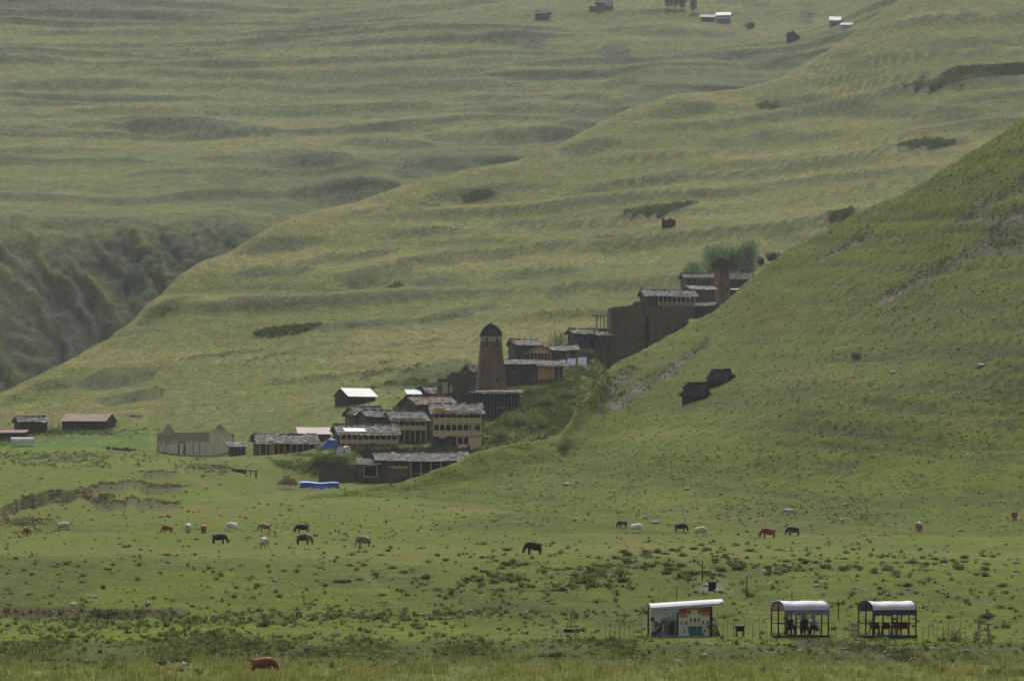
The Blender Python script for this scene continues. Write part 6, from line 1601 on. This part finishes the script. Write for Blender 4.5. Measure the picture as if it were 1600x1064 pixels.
for x, y_, rz, l in ((-1.15, .8, 20, 'leftmost of the row in the empty shelter'), (-.72, 1.5, 200, 'second from left, at the back of the empty shelter'), (-.25, .8, -25, 'third from left in the empty shelter, left of the middle post'), (.45, .8, 15, 'just right of the middle post in the empty shelter'), (.85, 1.5, 170, 'at the back right of the empty shelter'), (1.12, .8, -30, 'rightmost of the row in the empty shelter')):
    chair_at(x, y_, R(rz) + R(180), M3, 'red plastic chair ' + l)
for MM, lab in ((M2, 'low dark table among the people in the occupied shelter'), (M3, 'low table among the chairs of the empty shelter')):
    t = empty('table', (0, 0, 0), 0, lab, 'table'); MB().box(-.45, .45, -.3, .3, .58, .62).build('tabletop', M_wood_dk, t)
    for sx in (-1, 1):
        for sy in (-1, 1): MB().box(.38 * sx - .03, .38 * sx + .03, .24 * sy - .03, .24 * sy + .03, 0, .577).build('leg', M_wood_dk, t)
    t.matrix_world = MM @ Matrix.Translation((.1, 1.6, .03))

# people
def person(x, y_, rz, MM, label, top, trousers, lean=.1, sleeve=None):
    t = empty('person', (0, 0, 0), 0, label, 'person')
    f = Vector((0, -1, 0))
    V = [(0, .08, .50), (0, .06, .68), (0, .04 - lean * .3, .86), (0, .02 - lean * .6, 1.0), (0, -.01 - lean * .8, 1.08), (0, -.03 - lean, 1.17), (0, -.04 - lean, 1.27)]
    E = [(i, i + 1) for i in range(6)]; Rr = [(.15, .12), (.13, .1), (.15, .1), (.09, .07), .05, (.075, .09), (.07, .085)]
    for s_ in (-1, 1):
        V += [(.1 * s_, .02, .47), (.12 * s_, -.38, .48), (.12 * s_, -.42, .08), (.12 * s_, -.54, .04)]; n = len(V)
        E += [(0, n - 4), (n - 4, n - 3), (n - 3, n - 2), (n - 2, n - 1)]; Rr += [.09, .065, .045, .035]
        V += [(.19 * s_, .03 - lean * .5, .97), (.25 * s_, 0 - lean * .5, .72), (.2 * s_, -.22, .60), (.18 * s_, -.29, .59)]; n = len(V)
        E += [(3, n - 4), (n - 4, n - 3), (n - 3, n - 2), (n - 2, n - 1)]; Rr += [.06, .045, .033, (.035, .02)]
        w = n - 1; base = Vector(V[w])
        for k in range(4):
            a = base + Vector(((k - 1.5) * .02, -.06 - .006 * (1 - abs(k - 1.5)), -.01)); b = a + Vector((0, -.02, -.035))
            V += [tuple(a), tuple(b)]; E += [(w, len(V) - 2), (len(V) - 2, len(V) - 1)]; Rr += [.009, .008]
        V += [tuple(base + Vector((-.04 * s_, -.02, .01)))]; E += [(w, len(V) - 1)]; Rr += [.01]
    link('body', skin_mesh('person_body', V, E, Rr, M_skin, 1), t)
    # clothes follow the body a little proud of it
    JV = V[1:4] + [V[0]]; JE = [(0, 1), (1, 2), (0, 3)]; JR = [(.155, .125), (.175, .125), (.1, .085), (.17, .14)]
    for s_ in (0, 1):
        b = 7 + s_ * 17 + 4
        JV += [V[b], V[b + 1], V[b + 2]]; n = len(JV); JE += [(1, n - 3), (n - 3, n - 2), (n - 2, n - 1)]; JR += [.08, .062, .048]
    link('jacket', skin_mesh('jacket', JV, JE, JR, top, 1), t)
    TV = [V[0]]; TE = []; TR = [(.165, .135)]
    for s_ in (0, 1):
        b = 7 + s_ * 17
        TV += [V[b], V[b + 1], V[b + 2]]; n = len(TV); TE += [(0, n - 3), (n - 3, n - 2), (n - 2, n - 1)]; TR += [.105, .08, .06]
    link('trousers', skin_mesh('trousers', TV, TE, TR, trousers, 1), t)
    hv = [(0, .0 - lean, 1.2), (0, -.01 - lean, 1.3), (0, -.05 - lean, 1.35)]
    link('hair', skin_mesh('hair', hv, [(0, 1), (1, 2)], [(.085, .07), (.095, .09), (.06, .06)], M_hair, 1), t)
    mb = MB()
    for s_ in (-1, 1): mb.box(.03 * s_ - .012, .03 * s_ + .012, -.135 - lean, -.12 - lean, 1.22, 1.235)
    mb.build('eyes', M_black, t)
    MB().box(-.025, .025, -.13 - lean, -.118 - lean, 1.155, 1.165).build('mouth', M_plastic, t)
    MB().poly_prism([(-.115 - lean, 1.18), (-.155 - lean, 1.185), (-.115 - lean, 1.225)], 'x', -.012, .012).build('nose', M_skin, t)
    if sleeve:
        link('sleeve', skin_mesh('sleeve', [V[7 + 4 + 17 * 0], V[7 + 5], V[7 + 6]], [(0, 1), (1, 2)], [.09, .075, .06], sleeve, 1), t)
    t.matrix_world = MM @ Matrix.Translation((x, y_, .02)) @ Matrix.Rotation(rz, 4, 'Z')
M_cl_dk = plain_mat('dark_jacket', (.02, .02, .025), .2, 8); M_cl_bl = plain_mat('light_blue_shirt', (.22, .38, .62), .15, 8); M_cl_nv = plain_mat('dark_trousers', (.025, .03, .045), .2, 8)
person(-.85, .78, R(130) + 0, M2, 'person in dark jacket with one white sleeve, seated left in the shelter', M_cl_dk, M_cl_nv, .12, sleeve=M_white)
person(.15, .75, R(172), M2, 'person in dark clothes seated in the middle of the shelter, back turned', M_cl_dk, M_cl_nv, .06)
person(.95, .78, R(222), M2, 'person with light blue clothing leaning forward, seated right in the shelter', M_cl_bl, M_cl_nv, .2)

# ---- small things round the shelters
def pole(u, vb, vt, label, layer=None, mat=M_wood_red, r=.035, lean=0):
    p = (layer or L1).hit(u, vb); h = (vb - vt) * p.y / F
    o = MB().tube((0, 0, -.3), (lean, 0, h), r, r * .8, 6).build('pole', mat); o.location = p
    return tag(o, label, 'pole', 'thin poles standing on the meadow')
pole(1057.5, 946, 917, 'thin dark pole rising behind the banner shelter')
pole(1097.5, 906, 875, 'brown pole above the stone heap, left of centre right', r=.05)['label'] = 'brown pole standing just above the stone heap'
pole(1167, 931, 897, 'reddish pole between the stone heap and the occupied shelter', r=.045)
pole(1237.5, 941, 924, 'short thin pole behind the roof of the occupied shelter')
pole(1310, 967, 936, 'dark pole between the two picnic shelters', r=.045)
t = empty('drum', L1.hit(1113, 922), 0, 'dark iron drum with pale rim standing on the stone heap', 'drum')
MB().tube((0, 0, -.1), (0, 0, .62), .3, .3, 14).build('barrel', M_black, t); MB().tube((0, 0, .62), (0, 0, .7), .34, .34, 14).build('rim', M_rock, t)
t = empty('brazier', P(1156, 992, 251), R(10), 'squat dark brazier on legs between the banner shelter and the picnic shelter', 'brazier')
MB().box(-.26, .26, -.2, .2, .25, .6).build('fire_box', M_black, t); MB().box(-.3, .3, -.24, .24, .603, .66).build('lid', M_rock, t)
for sx in (-1, 1):
    for sy in (-1, 1): MB().box(.22 * sx - .025, .22 * sx + .025, .16 * sy - .025, .16 * sy + .025, -.1, .25).build('leg', M_black, t)
MB().tube((-.36, 0, .5), (-.3, 0, .62), .07, .07, 8).build('bucket', M_rock, t)
t = empty('trestle', P(1537, 1003, 241), R(14), 'brown wooden trestle frame standing alone at the right', 'trestle')
for sx in (-1, 1):
    for sy in (-1, 1): MB().tube((.42 * sx, .32 * sy, -.1), (.28 * sx, .08 * sy, 1.15), .045, .04, 6).build('leg', M_twig, t)
    MB().tube((.36 * sx, -.22, .5), (.36 * sx, .22, .5), .03, n=5).build('brace', M_twig, t)
MB().tube((-.36, 0, 1.16), (.36, 0, 1.16), .05, n=6).build('top_bar', M_twig, t); MB().tube((-.5, -.22, .48), (.5, -.2, .45), .04, n=6).build('stretcher', M_twig, t)
t = empty('wooden_frame', P(892, 986, 262), R(0), 'tripod of crooked brown sticks over low scrap, left of the stick fence', 'frame')
for a, b in (((-.4, 0, 0), (.05, 0, 1.25)), ((.45, .1, 0), (0, 0, 1.2)), ((.0, .4, 0), (.02, 0, 1.15)), ((.05, 0, 1.15), (-.08, 0, 1.3)), ((.03, 0, 1.15), (.16, 0, 1.28))): MB().tube(a, b, .04, .03, 6).build('stick', M_twig, t)
MB().box(-.3, .55, -.1, .0, .3, .4).build('cross_board', M_twig, t); MB().box(-.5, .6, -.2, .1, -.05, .15).build('scrap_board', M_wood_red, t)
t = empty('crate_stack', P(1336, 996, 250), R(5), 'small stack of brown slatted crates at the left corner of the empty shelter', 'crates')
for k in range(3):
    mb = MB()
    for q in range(3): mb.box(-.25, .25, -.2, -.17, .02 + k * .33 + q * .1, .09 + k * .33 + q * .1); mb.box(-.25, .25, .17, .2, .02 + k * .33 + q * .1, .09 + k * .33 + q * .1)
    for sx in (-1, 1): mb.box(.25 * sx - .02, .25 * sx + .02, -.17, .17, .02 + k * .33, .3 + k * .33)
    mb.build('crate', M_twig, t)
for (u, vb, D, lab, n, rr, mt, hh) in ((862, 1014, 238, 'heap of reddish brushwood on the low bank, left of centre', 90, .75, M_wood_red, .4), (1492, 990, 248, 'small upright bundle of brown twigs right of the empty shelter', 45, .35, M_twig, 1.0), (1466, 990, 249, 'short crossed sticks stuck in the grass beside the empty shelter', 8, .2, M_twig, 1.1)):
    r = random.Random(int(u)); z = L1.z(u, D); o_ = MB()
    for i in range(n):
        a = r.uniform(0, 6.28); q = rr * math.sqrt(r.random()); d = Vector((r.gauss(0, .5), r.gauss(0, .3), r.uniform(.1, 1.0) * (1.6 if hh > .6 else .5))).normalized() * hh * r.uniform(.5, 1.1)
        c0 = Vector((q * math.cos(a), q * math.sin(a) * .6, .02)); o_.tube(c0, c0 + d, .02, .01, 4)
    o = o_.build('brushwood', mt); o.location = ((u - CX) * D / F, D, float(z) - .02); tag(o, lab, 'brushwood')
def stick_fence(label, us, vb, D, hs, seed):
    r = random.Random(seed); t = empty('stick_fence', P(us[0], vb, D), 0, label, 'fence'); X0 = P(us[0], vb, D)
    pts = []
    for u in us:
        d = D + r.uniform(-1.5, 1.5); z = float(L1.z(u, d)); h = hs * r.uniform(.7, 1.2); q = Vector(((u - CX) * d / F, d, z)) - X0
        MB().tube(q - Vector((0, 0, .2)), q + Vector((r.uniform(-.05, .05), 0, h)), .022, .016, 5).build('stake', M_twig if r.random() < .7 else M_wood_dk, t); pts.append(q + Vector((0, 0, h * .75)))
    m = MB()
    for a, b in zip(pts[:-1], pts[1:]): m.tube(a, b, .006, n=3, cap=False); m.tube(a - Vector((0, 0, .4)), b - Vector((0, 0, .4)), .006, n=3, cap=False)
    m.build('wire', M_black, t)
stick_fence('thin stick and wire fence left of the banner shelter', [946, 953, 961, 968, 975, 984, 990, 1003, 1012], 997, 252, 1.25, 1)
stick_fence('thin stick and wire fence between banner shelter and occupied picnic shelter', [1122, 1130, 1137, 1146, 1163, 1176, 1187, 1198], 998, 252, 1.3, 2)
stick_fence('thin stick and wire fence between the two picnic shelters', [1300, 1306, 1318, 1327], 998, 252, 1.2, 3)
stick_fence('thin stick and wire fence right of the empty shelter', [1442, 1450, 1458, 1474, 1482, 1500, 1508], 995, 250, 1.2, 4)
